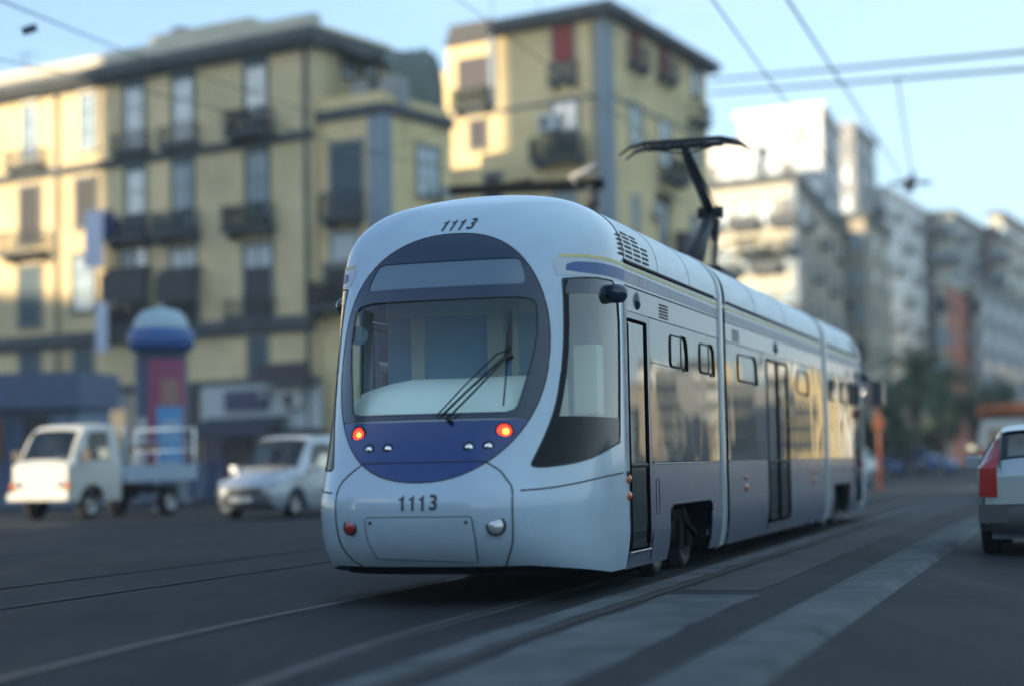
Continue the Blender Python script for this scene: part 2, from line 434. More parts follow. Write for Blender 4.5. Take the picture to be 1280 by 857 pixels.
def make_end(fn, front):
    """one cab end: nose shell, glass, mask, lamps and seams"""
    R = tram
    bot = []
    for k in range(41):
        u = -UN + 2 * UN * k / 40; q = abs(u) / UN; bot.append((u, .30 if q < .35 else .30 - .12 * min(1, (q - .35) / .45)))
    outl = bot + [(UN, v) for v in (1, 2, ZR, VMAX)] + [(-UN, v) for v in (VMAX, ZR, 2, 1)]
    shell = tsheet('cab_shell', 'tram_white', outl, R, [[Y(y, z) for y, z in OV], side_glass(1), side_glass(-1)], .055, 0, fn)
    solid(shell, .025)
    # black mask with openings for windscreen and destination display
    scr = [(.60, 2.352), (-.60, 2.352), (-.70, 2.335), (-.755, 2.28), (-.772, 2.05), (-.75, 1.85), (-.71, 1.65), (-.68, 1.51), (-.655, 1.47), (-.60, 1.452), (.60, 1.452), (.655, 1.47), (.68, 1.51), (.71, 1.65), (.75, 1.85), (.772, 2.05), (.755, 2.28), (.70, 2.335)]
    dsp = [(.55, 2.675), (-.55, 2.675), (-.60, 2.65), (-.645, 2.54), (-.655, 2.48), (-.63, 2.458), (.63, 2.458), (.655, 2.48), (.645, 2.54), (.60, 2.65)]
    scr = spline(scr[1:] + scr[:1] if False else scr[1:9], 4)[:-1] + [scr[8]] + scr[9:10] + spline(scr[10:], 4) + scr[0:1]
    dsp = dsp[1:2] + spline(dsp[1:6], 4)[1:] + spline(dsp[6:] + dsp[:1], 4)
    top = [(y, z) for y, z in densify(OV, .03) if z >= 1.405]
    yb = .862 * (1 - (abs(1.403 - 1.925) / .99)**2.25)**(1 / 2.25); top += [(yb, 1.4051), (-yb, 1.4051)]
    top = sorted(top, key=lambda p: math.atan2(p[1] - 1.405, p[0]) % (2 * PI))
    mask = tsheet('windscreen_mask', 'mask_black', [Y(y, z) for y, z in top], R, [[Y(y, z) for y, z in scr], [Y(y, z) for y, z in dsp]], .05, .002, fn)
    low = [(y, z) for y, z in densify(OV, .03) if z <= 1.398]
    low += [(yb, 1.3979), (-yb, 1.3979)]
    low = sorted(low, key=lambda p: math.atan2(p[1] - 1.398, p[0]))
    bp = tsheet('blue_apron', 'nose_blue', [Y(y, z) for y, z in low], R, [], .05, .002, fn)
    ws = tsheet('windscreen', 'glass_front', [Y(y, z) for y, z in scr], R, [], .06, -.006, fn)
    tsheet('display', 'display_panel', [Y(y, z) for y, z in dsp], R, [], .06, -.006, fn)
    seam('windscreen_seal', [Y(y, z) for y, z in scr], ws, .006, 'rubber', fn, 0, True)
    seam('shell_seal', [Y(y, z) for y, z in OV], mask, .006, 'rubber', fn, 0, True)
    hood = [(.53, .30), (.62, .36), (.69, .50), (.70, .75), (.695, .88), (.66, .95), (.58, 1.02), (.49, 1.085), (-.49, 1.085), (-.60, 1.02), (-.66, .95), (-.705, .88), (-.715, .75), (-.70, .50), (-.63, .34), (-.60, .30)]
    seam('hood_joint', [Y(y, z) for y, z in spline(hood[:8]) + spline(hood[8:])], shell, .0065, 'rubber', fn, .0)
    flap = [(.37, .37), (.41, .50), (.415, .66), (.40, .68), (-.42, .68), (-.435, .66), (-.44, .50), (-.42, .34)]
    fl = tsheet('coupler_flap', 'tram_white', [Y(y, z) for y, z in flap], R, [], .05, .008, fn)
    seam('flap_joint', [Y(y, z) for y, z in flap], fl, .005, 'rubber', fn, .004, True)
    for sy in (.37, -.39):
        p = surf_point(fn, *Y(sy, .64), .01, ins); MB().lathe([(.0001, .004), (.012, .004), (.014, 0)], p, (-1 if front else 1, 0, 0), 10).build('flap_screw', 'dark_metal', fl)
    for sg in (1, -1):
        g = side_glass(sg)
        sgl = tsheet('cab_side_window', 'glass_cab', g, R, [], .07, -.004, fn)
        # opaque lower part of the pane and its dark border
        lowp = [p for p in g if p[1] < 1.44]; lowp = [(u, v) for u, v in lowp]
        ul = sg * T(.478, 1.42)[0]; ur = sg * T(.970, 1.42)[0]
        low = [(ur, 1.42)] + [(sg * T(t, z)[0], z) for t, z in [(.968, 1.22), (.87, 1.155), (.76, 1.10), (.65, 1.065), (.54, 1.045), (.44, 1.035), (.39, 1.045), (.386, 1.07), (.41, 1.16), (.44, 1.27)]] + [(ul, 1.42)]
        tsheet('window_lower_panel', 'pane_black', low, sgl, [], .06, .0, fn)
        bl = [(sg * T(t, z)[0], z) for t, z in [(.478, 1.42), (.497, 1.56), (.512, 1.75), (.519, 1.95), (.513, 2.17), (.498, 2.38), (.484, 2.49)]]
        bl2 = [(u + sg * .06, z) for u, z in bl][::-1]
        tsheet('window_dark_edge', 'pane_black', bl + bl2, sgl, [], .06, .0, fn)
        tb = [(.486, 2.50), (.6, 2.515), (.75, 2.53), (.91, 2.53), (.955, 2.48), (.955, 2.42), (.75, 2.40), (.49, 2.38)]
        tsheet('window_top_edge', 'mask_black', [(sg * T(t, z)[0], z) for t, z in tb], sgl, [], .06, .0, fn)
        seam('window_seal', g, sgl, .007, 'rubber', fn, .0, True)
        # chrome door post
        seam('door_post', [(sg * (UN - .035), .95), (sg * (UN - .035), 2.52)], R, .022, 'steel', fn, .0)
        seam('skirt_joint', [(sg * T(t, z)[0], z) for t, z in [(.345, .865), (.45, .872), (.56, .887), (.66, .905), (.77, .928), (.87, .95), (.985, .972)]], shell, .0065, 'rubber', fn, .0)
        # stripes
        st = [(.425, 2.62), (.47, 2.525), (.91, 2.54), (1.0, 2.54)]
        w_ = [(.42, 2.60), (.445, 2.53), (.47, 2.525), (1.0, 2.545), (1.0, 2.70), (.8, 2.71), (.6, 2.705), (.44, 2.69), (.41, 2.66)]
        bd = tsheet('stripe_band', 'stripe_white', [(sg * T(t, z)[0], z) for t, z in w_], R, [], .06, .003, fn)
        b_ = [(.50, 2.57), (.60, 2.560), (.75, 2.558), (1.0, 2.56), (1.0, 2.655), (.75, 2.655), (.56, 2.645), (.50, 2.62)]
        tsheet('blue_stripe', 'stripe_blue', [(sg * T(t, z)[0], z) for t, z in b_], bd, [], .06, .005, fn)
        y_ = [(.45, 2.675), (.6, 2.685), (.8, 2.688), (1.0, 2.68), (1.0, 2.705), (.8, 2.712), (.6, 2.71), (.44, 2.70)]
        tsheet('yellow_stripe', 'stripe_yellow', [(sg * T(t, z)[0], z) for t, z in y_], bd, [], .06, .005, fn)
        # dome camera at the top corner
        p = surf_point(fn, *(sg * T(.90, 2.46)[0], 2.44), .045, ins)
        mbd = MB().lathe([(.0001, .085), (.05, .07), (.078, .03), (.085, -.01), (.075, -.05), (.04, -.08), (.0001, -.085)], p, (0, 0, 1), 18)
        MB().lathe(mbd and [(.0001, .06), (.05, .055), (.085, .03), (.098, 0), (.09, -.05), (.06, -.09), (.0001, -.10)], p, (0, 0, 1), 18).build('corner_camera', 'mask_black', R)
        # orange marker lamps
        for z in (.92, .78):
            p = surf_point(fn, sg * (UN - .02), z, .0, ins)
            MB().lathe([(.0001, .03), (.02, .028), (.035, .018), (.04, 0)], p, (0, -sg, 0), 14).build('marker_lamp', 'lamp_orange', R)
        # cooling slots in the roof flank
        ml = MB()
        for c in range(4):
            for r_ in range(6 if c in (1, 2) else (5 if c == 0 else 4)):
                v0 = 2.775 + r_ * .043; x0_ = 1.78 + c * .30 + r_ * .01
                sheet(ml, fn, [X(x0_, v0, sg), X(x0_ + .235, v0, sg), X(x0_ + .225, v0 + .021, sg), X(x0_ - .01, v0 + .021, sg)], [], .15, .004 if x0_ > 1.9 else .008, ins)
        ml.build('roof_slot', 'rubber', R)
    # lamps
    dx = -1 if front else 1
    def lamp(y, z, r, name, mat, core=None, sx=1):
        p = surf_point(fn, *Y(y, z), .002, ins)
        n = Vector((dx, 0, 0)) if abs(y) < .3 else Vector((dx * .93, -.0 + (.3 if y > 0 else -.3), .1)).normalized()
        b = MB().lathe([(r * 1.25, -.012), (r * 1.22, .004), (r * 1.02, .008), (r, -.004)], p, n, 22).build(name + '_bezel', 'dark_metal')
        l = MB().lathe([(.0001, .014), (r * .5, .012), (r * .85, .004), (r, -.004)], p, n, 22).build(name, mat, R)
        b.parent = l
        if core:
            MB().lathe([(.0001, .018), (r * .22, .015), (r * .45, .006)], p + n * .006 + Vector((0, -.012, 0)), n, 14).build('bulb_glow', core, l)
    if front:
        lamp(.585, 1.305, .058, 'tail_lamp', 'lamp_red_on', 'lamp_core'); lamp(-.600, 1.305, .058, 'tail_lamp', 'lamp_red_on', 'lamp_core')
    else:
        lamp(.585, 1.305, .058, 'tail_lamp', 'lamp_red'); lamp(-.600, 1.305, .058, 'tail_lamp', 'lamp_red')
    for y, z in ((.462, 1.19), (.298, 1.19), (-.355, 1.19), (-.50, 1.195)): lamp(y, z, .036, 'headlamp', 'chrome')
    lamp(.56, .61, .052, 'reflector', 'lamp_red'); lamp(-.60, .61, .062, 'fog_lamp', 'lamp_clear')
    # fleet numbers
    def number(txt, y, z, size, shear, mp=None, ink='number_ink', par=None, off=.006):
        mp = mp or Y
        cu = bpy.data.curves.new('fleet_number', 'FONT'); cu.body = '3'; cu.size = size * 1.04; cu.align_x = 'LEFT'; cu.align_y = 'CENTER'; cu.shear = shear; cu.offset = size * .018; cu.space_character = 1.12
        to = bpy.data.objects.new('tmp', cu); COL.objects.link(to); bpy.context.view_layer.update()
        me = bpy.data.meshes.new_from_object(to.evaluated_get(bpy.context.evaluated_depsgraph_get()))
        bpy.data.objects.remove(to)
        bm = bmesh.new(); bm.from_mesh(me)
        for v in bm.verts: v.co.x += .70 * size
        k = size * .74; one = [(.19, 0), (.355, 0), (.355, 1), (.235, 1), (.20, .90), (.13, .84), (0, .82), (0, .70), (.19, .70)]
        for i in range(txt.index('3')):
            x_ = (-1.17 + i * .72) * k
            v1, f1 = cdt([(x_ + a * k, (b - .5) * k) for a, b in one], (), .02)
            nv = [bm.verts.new((a + shear * b, b, 0)) for a, b in v1]
            for f in f1: bm.faces.new([nv[q] for q in f])
        bmesh.ops.triangulate(bm, faces=bm.faces)
        bmesh.ops.subdivide_edges(bm, edges=[e for e in bm.edges if e.calc_length() > .03], cuts=2)
        bmesh.ops.triangulate(bm, faces=bm.faces)
        for v in bm.verts:
            yy = y - v.co.x; zz = z + v.co.y; v.co = surf_point(fn, *mp(yy, zz), off, ins)
        bm.to_mesh(me); bm.free(); me.materials.clear(); me.materials.append(MATS[ink])
        o = bpy.data.objects.new('fleet_number', me); COL.objects.link(o); o.parent = par or R
    if front:
        number('1113', -2.62, 2.605, .085, 0, lambda a, z: X(-a, z, 1), 'stripe_white', None, .008)
        number('1113', 0.0, .782, .150, 0); number('1113', .02, 2.995, .135, .22)
    # wiper
    def sp(y, z, o): return surf_point(fn, *Y(y, z), o, ins)
    piv = -.13
    w = MB(); w.tube([sp(-.12, 1.42, .04), sp(-.30, 1.60, .05), sp(-.50, 1.80, .05), sp(-.575, 1.88, .045)], .011, 6); wp = w.build('wiper', 'rubber', R)
    w = MB(); w.tube([sp(-.17, 1.40, .04), sp(-.36, 1.60, .055), sp(-.575, 1.86, .06)], .009, 6).tube([sp(-.07, 1.42, .03), sp(-.28, 1.655, .04), sp(-.50, 1.885, .05), sp(-.57, 1.91, .05)], .007, 6)
    w.tube([sp(-.19, 1.38, .02), sp(-.17, 1.40, .05)], .02, 8); w.build('wiper_arm', 'rubber', wp)
    w = MB(); w.tube([sp(-.575, 1.50, .012), sp(-.577, 1.86, .014)], .007, 6).tube([sp(-.577, 1.86, .014), sp(-.578, 2.0, .014), sp(-.575, 2.25, .012)], [.03, .026, .006], 6)
    w.tube([sp(-.56, 1.86, .03), sp(-.61, 1.885, .03)], .03, 8); w.build('wiper_blade', 'rubber', wp)
    # cab interior
    fx = (lambda x: x) if front else (lambda x: LT - x)
    d = MB(); vs = []; fs = []; K = 14
    prof = [(.0, .40, 1.20), (.08, .40, 1.44), (.14, .40, 1.54), (.32, .40, 1.66), (.56, .40, 1.745), (.74, .40, 1.76), (.80, .40, 1.68), (.82, .40, .6)]
    for i in range(K + 1):
        y = -.86 + 1.72 * i / K; q = abs(y) / 1.15; xs = nose_x(1.3) + (2 - nose_x(1.3)) * (1 - (1 - min(q, .999)**PE)**(1 / PE)) + .10
        dz = -.10 * max(0, (y - .35) / .5)**1.3
        for a, _, z in prof: vs.append((fx(xs + a * (1 - .35 * q)), y, z + (dz if z > 1.3 else 0)))
    n = len(prof)
    for i in range(K):
        for j in range(n - 1): fs.append((i * n + j, (i + 1) * n + j, (i + 1) * n + j + 1, i * n + j + 1))
    d.add(vs, fs, True); d.build('dashboard', 'dash_cream', R)
    xb = 2.35
    b = MB()
    for y0_, y1_ in ((-1.1, -.86), (.74, .86), (.0, .15), (-.13, -.07)):
        b.box(min(fx(xb - .1), fx(xb)), max(fx(xb - .1), fx(xb)), y0_, y1_, .35, 2.66)
    b.box(min(fx(xb - .09), fx(xb - .01)), max(fx(xb - .09), fx(xb - .01)), -1.1, 1.1, 2.36, 2.66)
    bk = b.build('cab_partition', 'cream', R)
    b = MB().box(min(fx(xb - .05), fx(xb - .04)), max(fx(xb - .05), fx(xb - .04)), -1.1, 1.1, .35, 2.4).build('partition_panel', 'cab_wall', bk)
    b = MB().box(min(fx(1.62), fx(1.95)), max(fx(1.62), fx(1.95)), -1.02, -.72, .35, 1.44); b.box(min(fx(1.60), fx(1.78)), max(fx(1.60), fx(1.78)), -1.02, -.80, 1.44, 2.02)
    bez(b.build('equipment_cabinet', 'cream', R), .02)
    s_ = MB().box(min(fx(1.55), fx(2.0)), max(fx(1.55), fx(2.0)), -.10, .40, .85, .98).box(min(fx(1.98), fx(2.10)), max(fx(1.98), fx(2.10)), -.08, .38, .95, 1.62).box(min(fx(1.7), fx(1.85)), max(fx(1.7), fx(1.85)), .05, .25, .35, .85)
    bez(s_.build('driver_seat', 'cab_grey', R), .05, 3)
    MB().tube([(fx(.98), .80, 2.32), (fx(.95), .80, 2.2), (fx(.94), .80, 1.5)], .006, 6).lathe([(.0001, -.01), (.075, -.008), (.08, .0), (.0001, .01)], (fx(.93), .80, 2.12), (1, 0, 0), 16).build('interior_mirror', 'quoin_blue', R)
    # underside pan that closes the nose
    pan = []
    for k in range(33):
        u = -UN + 2 * UN * k / 32; p = S(u, .31); pan.append((fx(p[0] + .12), p[1] * .90))
    pan += [(fx(2.2), -1.05), (fx(2.2), 1.05)]
    MB().prism(pan, .235, .33).build('nose_underpan', 'under_dark', R)
    return shell
front_shell = make_end(S, True); rear_shell = make_end(fM3, False)

M1E = 5.95
def half_section(fn):
    for sg in (1, -1):
        # lower panel with wheel arch and door cut
        arch = [X(3.53, .10, sg), X(3.53, .56, sg), X(3.56, .63, sg), X(3.66, .665, sg), X(5.33, .665, sg), X(5.41, .63, sg), X(5.43, .56, sg), X(5.43, .10, sg)]
        out = [X(2.86, 1.045, sg), X(2.86, .17, sg), X(3.53, .17, sg)] + arch[1:7] + [X(5.43, .17, sg), X(M1E, .17, sg), X(M1E, 1.045, sg)]
        lp = tsheet('lower_panel', 'tram_grey', out, tram, [], .12, 0, fn); solid(lp, .02)
        seam('arch_edge', arch[1:7], lp, .010, 'rubber', fn, 0)
        seam('panel_edge', [X(2.9, 1.04, sg), X(M1E, 1.04, sg)], lp, .008, 'steel', fn, .002)
        seam('hatch_outline', [X(2.98, .90, sg), X(3.10, .90, sg), X(3.10, .60, sg), X(2.98, .60, sg)], lp, .004, 'rubber', fn, .001, True)
        # glass band with two tilting windows
        hop = [(3.66, 4.33), (4.98, 5.62)]
        hol = [[X(a, z, sg) for a, z in rrect(h0, h1, 1.93, 2.215, .06)] for h0, h1 in hop]
        wb = tsheet('window_band', 'glass_side', [X(2.86, 1.055, sg), X(M1E, 1.055, sg), X(M1E, 2.315, sg), X(2.86, 2.315, sg)], tram, hol, .15, .0, fn)
        for (h0, h1), hl in zip(hop, hol):
            hw = tsheet('tilting_window', 'glass_side', [X(a, z, sg) for a, z in rrect(h0 + .02, h1 - .09, 1.94, 2.205, .04)], wb, [], .1, .012, fn)
            seam('window_frame', hl, wb, .012, 'rubber', fn, .0, True)
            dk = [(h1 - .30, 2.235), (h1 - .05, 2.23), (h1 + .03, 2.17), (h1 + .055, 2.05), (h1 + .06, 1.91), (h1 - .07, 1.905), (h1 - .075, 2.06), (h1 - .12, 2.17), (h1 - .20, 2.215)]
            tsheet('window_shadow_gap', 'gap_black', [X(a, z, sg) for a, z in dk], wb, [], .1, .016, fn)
            seam('window_bar', [X(h1 - .25, 2.21, sg), X(h1 - .25, 1.94, sg)], wb, .006, 'rubber', fn, .013)
        seam('window_seam', [X(2.88, 1.93, sg), X(3.62, 1.925, sg)], wb, .003, 'rubber', fn, .001)
        # upper panel
        up = tsheet('upper_panel', 'letter_grey', [X(1.98, 2.325, sg), X(M1E, 2.325, sg), X(M1E, 2.525, sg), X(1.98, 2.525, sg)], tram, [], .2, .0, fn)
        seam('panel_joint', [X(2.9, 2.32, sg), X(M1E, 2.32, sg)], up, .004, 'rubber', fn, .001); seam('panel_joint', [X(2.0, 2.53, sg), X(M1E, 2.53, sg)], up, .006, 'rubber', fn, .001)
        lv = MB()
        for k in range(5):
            z = 2.345 + k * .028; sheet(lv, fn, [X(3.27, z, sg), X(3.62, z, sg), X(3.62, z + .016, sg), X(3.27, z + .016, sg)], [], .2, .004, ins)
        lv.build('air_vent', 'rubber', up)
        p = surf_point(fn, *X(2.44, 2.43, sg), .0, ins); MB().lathe([(.0001, .03), (.05, .026), (.075, .01), (.08, 0)], p, (0, -sg, 0), 16).build('door_lamp', 'mask_black', up)
        # stripes and roof edge
        bd = tsheet('stripe_band', 'stripe_white', [X(2.0, 2.535, sg), X(M1E, 2.535, sg), X(M1E, 2.715, sg), X(2.0, 2.715, sg)], tram, [], .3, .0, fn)
        tsheet('blue_stripe', 'stripe_grey', [X(2.0, 2.558, sg), X(M1E, 2.552, sg), X(M1E, 2.63, sg), X(2.0, 2.655, sg)], bd, [], .3, .003, fn)
        tsheet('yellow_stripe', 'stripe_yellow', [X(2.0, 2.68, sg), X(M1E, 2.66, sg), X(M1E, 2.69, sg), X(2.0, 2.705, sg)], bd, [], .3, .003, fn)
        seam('roof_gutter', [X(1.99, 2.735, sg), X(5.72, 2.735, sg)], tram, .016, 'rubber', fn, .006)
        # single-leaf cab door: frame, glass leaf, steps
        df = MB()
        for a, b, c, d_ in ((1.99, 2.05, .17, 2.32), (2.74, 2.86, .17, 2.32), (2.05, 2.74, 2.26, 2.32), (2.05, 2.74, .17, .30)):
            sheet(df, fn, [X(a, c, sg), X(b, c, sg), X(b, d_, sg), X(a, d_, sg)], [], .3, -.001, ins)
        dr = df.build('door', 'tram_grey', tram)
        tsheet('door_glass', 'glass_side', [X(2.08, .34, sg), X(2.71, .34, sg), X(2.71, 2.235, sg), X(2.08, 2.235, sg)], dr, [], .2, -.006, fn)
        seam('door_frame', [X(2.07, .32, sg), X(2.72, .32, sg), X(2.72, 2.25, sg), X(2.07, 2.25, sg)], dr, .016, 'gap_black', fn, -.004, True)
        seam('door_rail', [X(2.09, 1.03, sg), X(2.70, 1.03, sg)], dr, .022, 'rubber', fn, -.014)
        seam('door_sill', [X(2.03, .305, sg), X(2.76, .305, sg)], dr, .012, 'steel', fn, .008)
        # end ring
        rg = MB()
        rg.add([(fn(*X(a, v, sg))[0], fn(*X(a, v, sg))[1] * (1 + o), fn(*X(a, v, sg))[2] + o * .6) for v in [.17, .3, .5, 1, 1.5, 2, 2.5] + [2.72 + (VMAX - 2.72) * k / 14 for k in range(15)] for a, o in ((M1E, 0), (M1E + .02, .014), (M1E + .20, .014), (M1E + .23, -.01), (M1E + .23, -.08))],
               [(i * 5 + j, i * 5 + j + 1, (i + 1) * 5 + j + 1, (i + 1) * 5 + j) for i in range(21) for j in range(4)], True)
        rg.build('section_rim', 'ring_grey', tram)
    # roof
    ro = MB(); K = 28
    vsl = [(1, ZR + .012 + (VMAX - ZR - .012) * k / K) for k in range(K + 1)] + [(-1, ZR + .012 + (VMAX - ZR - .012) * k / K) for k in range(K, -1, -1)]
    xs = [2.003, 3.0, 4.0, 5.0, M1E]
    ro.add([fn(*X(x, v, sg)) for x in xs for sg, v in vsl], [(i * len(vsl) + j, (i + 1) * len(vsl) + j, (i + 1) * len(vsl) + j + 1, i * len(vsl) + j + 1) for i in range(len(xs) - 1) for j in range(len(vsl) - 1)], True)
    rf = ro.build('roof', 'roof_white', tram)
    for x in (2.0, 3.25, 4.6):
        MB().tube([surf_point(fn, *X(x, v, sg), .001, ins) for sg, v in vsl], .004, 5).build('roof_joint', 'dark_metal' if x < 2.1 else 'ring_grey', rf)
half_section(S); half_section(fM3)

# middle section
def fm(x, v): return (x, -halfw(v), vz(v))
def fmL(x, v): return (x, halfw(v), vz(v))
MA, ME = 6.36, LT - 6.36
DO = (8.80, 10.50)
for fn in (fm, fmL):
    for a, b in ((MA, DO[0]), (DO[1], ME)):
        lp = tsheet('lower_panel', 'tram_grey', [(a, .17), (b, .17), (b, 1.045), (a, 1.045)], tram, [], .25, 0, fn); solid(lp, .02)
        seam('panel_edge', [(a + .03, 1.04), (b - .03, 1.04)], lp, .008, 'steel', fn, .002)
        hx = (a + .65, a + 1.75) if a < 8 else (a + .75, a + 1.65)
        hl = rrect(hx[0], hx[1], 1.93, 2.215, .06)
        wb = tsheet('window_band', 'glass_side', [(a, 1.055), (b, 1.055), (b, 2.315), (a, 2.315)], tram, [hl], .15, 0, fn)
        tsheet('tilting_window', 'glass_side', rrect(hx[0] + .02, hx[1] - .09, 1.94, 2.205, .04), wb, [], .1, .012, fn)
        seam('window_frame', hl, wb, .012, 'rubber', fn, 0, True)
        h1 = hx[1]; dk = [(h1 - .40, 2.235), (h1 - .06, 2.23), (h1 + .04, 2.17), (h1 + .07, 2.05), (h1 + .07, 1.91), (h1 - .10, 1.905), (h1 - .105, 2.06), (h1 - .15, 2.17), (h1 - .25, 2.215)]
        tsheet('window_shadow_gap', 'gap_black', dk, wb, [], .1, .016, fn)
        mk = 7.32 if a < 8 else 12.5
        for z, r in ((.86, .03), (.75, .045)):
            MB().lathe([(.0001, .03), (r * .6, .027), (r * .9, .015), (r, 0)], (mk, fn(mk, z)[1], z), (0, math.copysign(1, fn(0, 1)[1]), 0), 14).build('marker_lamp', 'lamp_orange', tram)
    up = tsheet('upper_panel', 'letter_grey', [(MA, 2.325), (ME, 2.325), (ME, 2.525), (MA, 2.525)], tram, [], .4, 0, fn)
    seam('panel_joint', [(MA, 2.53), (ME, 2.53)], up, .006, 'rubber', fn, .001)
    lv = MB()
    for k in range(5):
        z = 2.345 + k * .028; sheet(lv, fn, [(6.75, z), (7.15, z), (7.15, z + .016), (6.75, z + .016)], [], .3, .004, ins)
    lv.build('air_vent', 'rubber', up)
    MB().lathe([(.0001, .03), (.05, .026), (.075, .01), (.08, 0)], (9.6, fn(0, 1)[1], 2.43), (0, math.copysign(1, fn(0, 1)[1]), 0), 16).build('door_lamp', 'mask_black', up)
    bd = tsheet('stripe_band', 'stripe_white', [(MA, 2.535), (ME, 2.535), (ME, 2.715), (MA, 2.715)], tram, [], .5, 0, fn)
    tsheet('blue_stripe', 'stripe_grey', [(MA, 2.552), (ME, 2.552), (ME, 2.63), (MA, 2.63)], bd, [], .5, .003, fn)
    tsheet('yellow_stripe', 'stripe_yellow', [(MA, 2.66), (ME, 2.66), (ME, 2.69), (MA, 2.69)], bd, [], .5, .003, fn)
    seam('roof_gutter', [(MA + .1, 2.735), (ME - .3, 2.735)], tram, .016, 'rubber', fn, .006)
    df = MB()
    for a, b, c, d_ in ((DO[0], DO[0] + .05, .17, 2.32), (DO[1] - .05, DO[1], .17, 2.32), (DO[0] + .05, DO[1] - .05, 2.26, 2.32), (DO[0] + .05, DO[1] - .05, .17, .30)):
        sheet(df, fn, [(a, c), (b, c), (b, d_), (a, d_)], [], .4, -.001, ins)
    dr = df.build('door', 'tram_grey', tram)
    mid = (DO[0] + DO[1]) / 2
    for a, b in ((DO[0] + .08, mid - .03), (mid + .03, DO[1] - .08)):
        tsheet('door_glass', 'glass_side', [(a, .34), (b, .34), (b, 2.235), (a, 2.235)], dr, [], .2, -.006, fn)
        seam('door_frame', [(a - .01, .32), (b + .01, .32), (b + .01, 2.25), (a - .01, 2.25)], dr, .016, 'gap_black', fn, -.004, True)
        seam('door_rail', [(a, 1.03), (b, 1.03)], dr, .022, 'rubber', fn, -.014)
ro = MB(); K = 28
vsl = [(-1, ZR + .012 + (VMAX - ZR - .012) * k / K) for k in range(K + 1)] + [(1, ZR + .012 + (VMAX - ZR - .012) * k / K) for k in range(K, -1, -1)]
xs = [MA, 8, 10, 12, ME]
ro.add([(x, sg * halfw(v), vz(v)) for x in xs for sg, v in vsl], [(i * len(vsl) + j, (i + 1) * len(vsl) + j, (i + 1) * len(vsl) + j + 1, i * len(vsl) + j + 1) for i in range(4) for j in range(len(vsl) - 1)], True)
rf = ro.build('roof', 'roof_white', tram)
for x in (MA + .01, 8.2, 10.4, ME - .01): MB().tube([(x, sg * (halfw(v) + .001), vz(v) + .001) for sg, v in vsl], .005, 5).build('roof_joint', 'ring_grey', rf)
# bellows between sections
for xa, xb_ in ((M1E + .15, MA + .05), (ME - .05, LT - M1E - .15)):
    mb = MB(); n = 7; ring = [(sg, v) for sg in (-1,) for v in [.3, 1, 2] + [ZR + (VMAX - ZR) * k / 12 for k in range(13)]]
    ring += [(1, v) for _, v in ring[::-1]]
    mb.add([(xa + (xb_ - xa) * i / n, sg * (halfw(v) - .07 - .02 * (i % 2)), vz(v) - .06 - .02 * (i % 2)) for i in range(n + 1) for sg, v in ring],
           [(i * len(ring) + j, (i + 1) * len(ring) + j, (i + 1) * len(ring) + j + 1, i * len(ring) + j + 1) for i in range(n) for j in range(len(ring) - 1)], True)
    mb.build('bellows', 'bellows', tram)
# floor, ceiling, underframe
MB().box(2.1, 3.44, -1.1, 1.1, .30, .36).box(5.52, LT - 5.52, -1.1, 1.1, .30, .36).box(LT - 3.44, LT - 2.1, -1.1, 1.1, .30, .36).box(3.44, 5.52, -1.1, 1.1, .705, .76).box(LT - 5.52, LT - 3.44, -1.1, 1.1, .705, .76).build('cabin_floor', 'cab_grey', tram)
MB().box(2.4, LT - 2.4, -1.08, 1.08, 2.66, 2.70).build('cabin_ceiling', 'cab_grey', tram)
MB().box(5.6, 6.2, -.95, .95, .19, .29).box(6.4, LT - 6.4, -1.0, 1.0, .18, .29).box(LT - 6.2, LT - 5.6, -.95, .95, .19, .29).build('underframe', 'under_dark', tram)
for xs_ in [3.4, 4.2, 5.0, 5.6, 7.0, 7.8, 8.4, 10.9, 11.7, 12.5, 14.6, 15.4, 16.2]:
    for ys in (.75, -.75):
        s_ = MB().box(xs_ - .2, xs_ + .2, ys - .22, ys + .22, .72, .78).box(xs_ + .17, xs_ + .22, ys - .22, ys + .22, .74, 1.30).box(xs_ - .05, xs_ + .05, ys - .05, ys + .05, .36, .72)
        s_.build('passenger_seat', 'seat_blue', tram)
for xp in (3.0, 5.2, 8.7, 10.6, 14.8, 17.0): MB().tube([(xp, .45, .36), (xp, .45, 2.66)], .018, 8).tube([(xp, -.45, .36), (xp, -.45, 2.66)], .018, 8).build('grab_pole', 'stripe_yellow', tram)
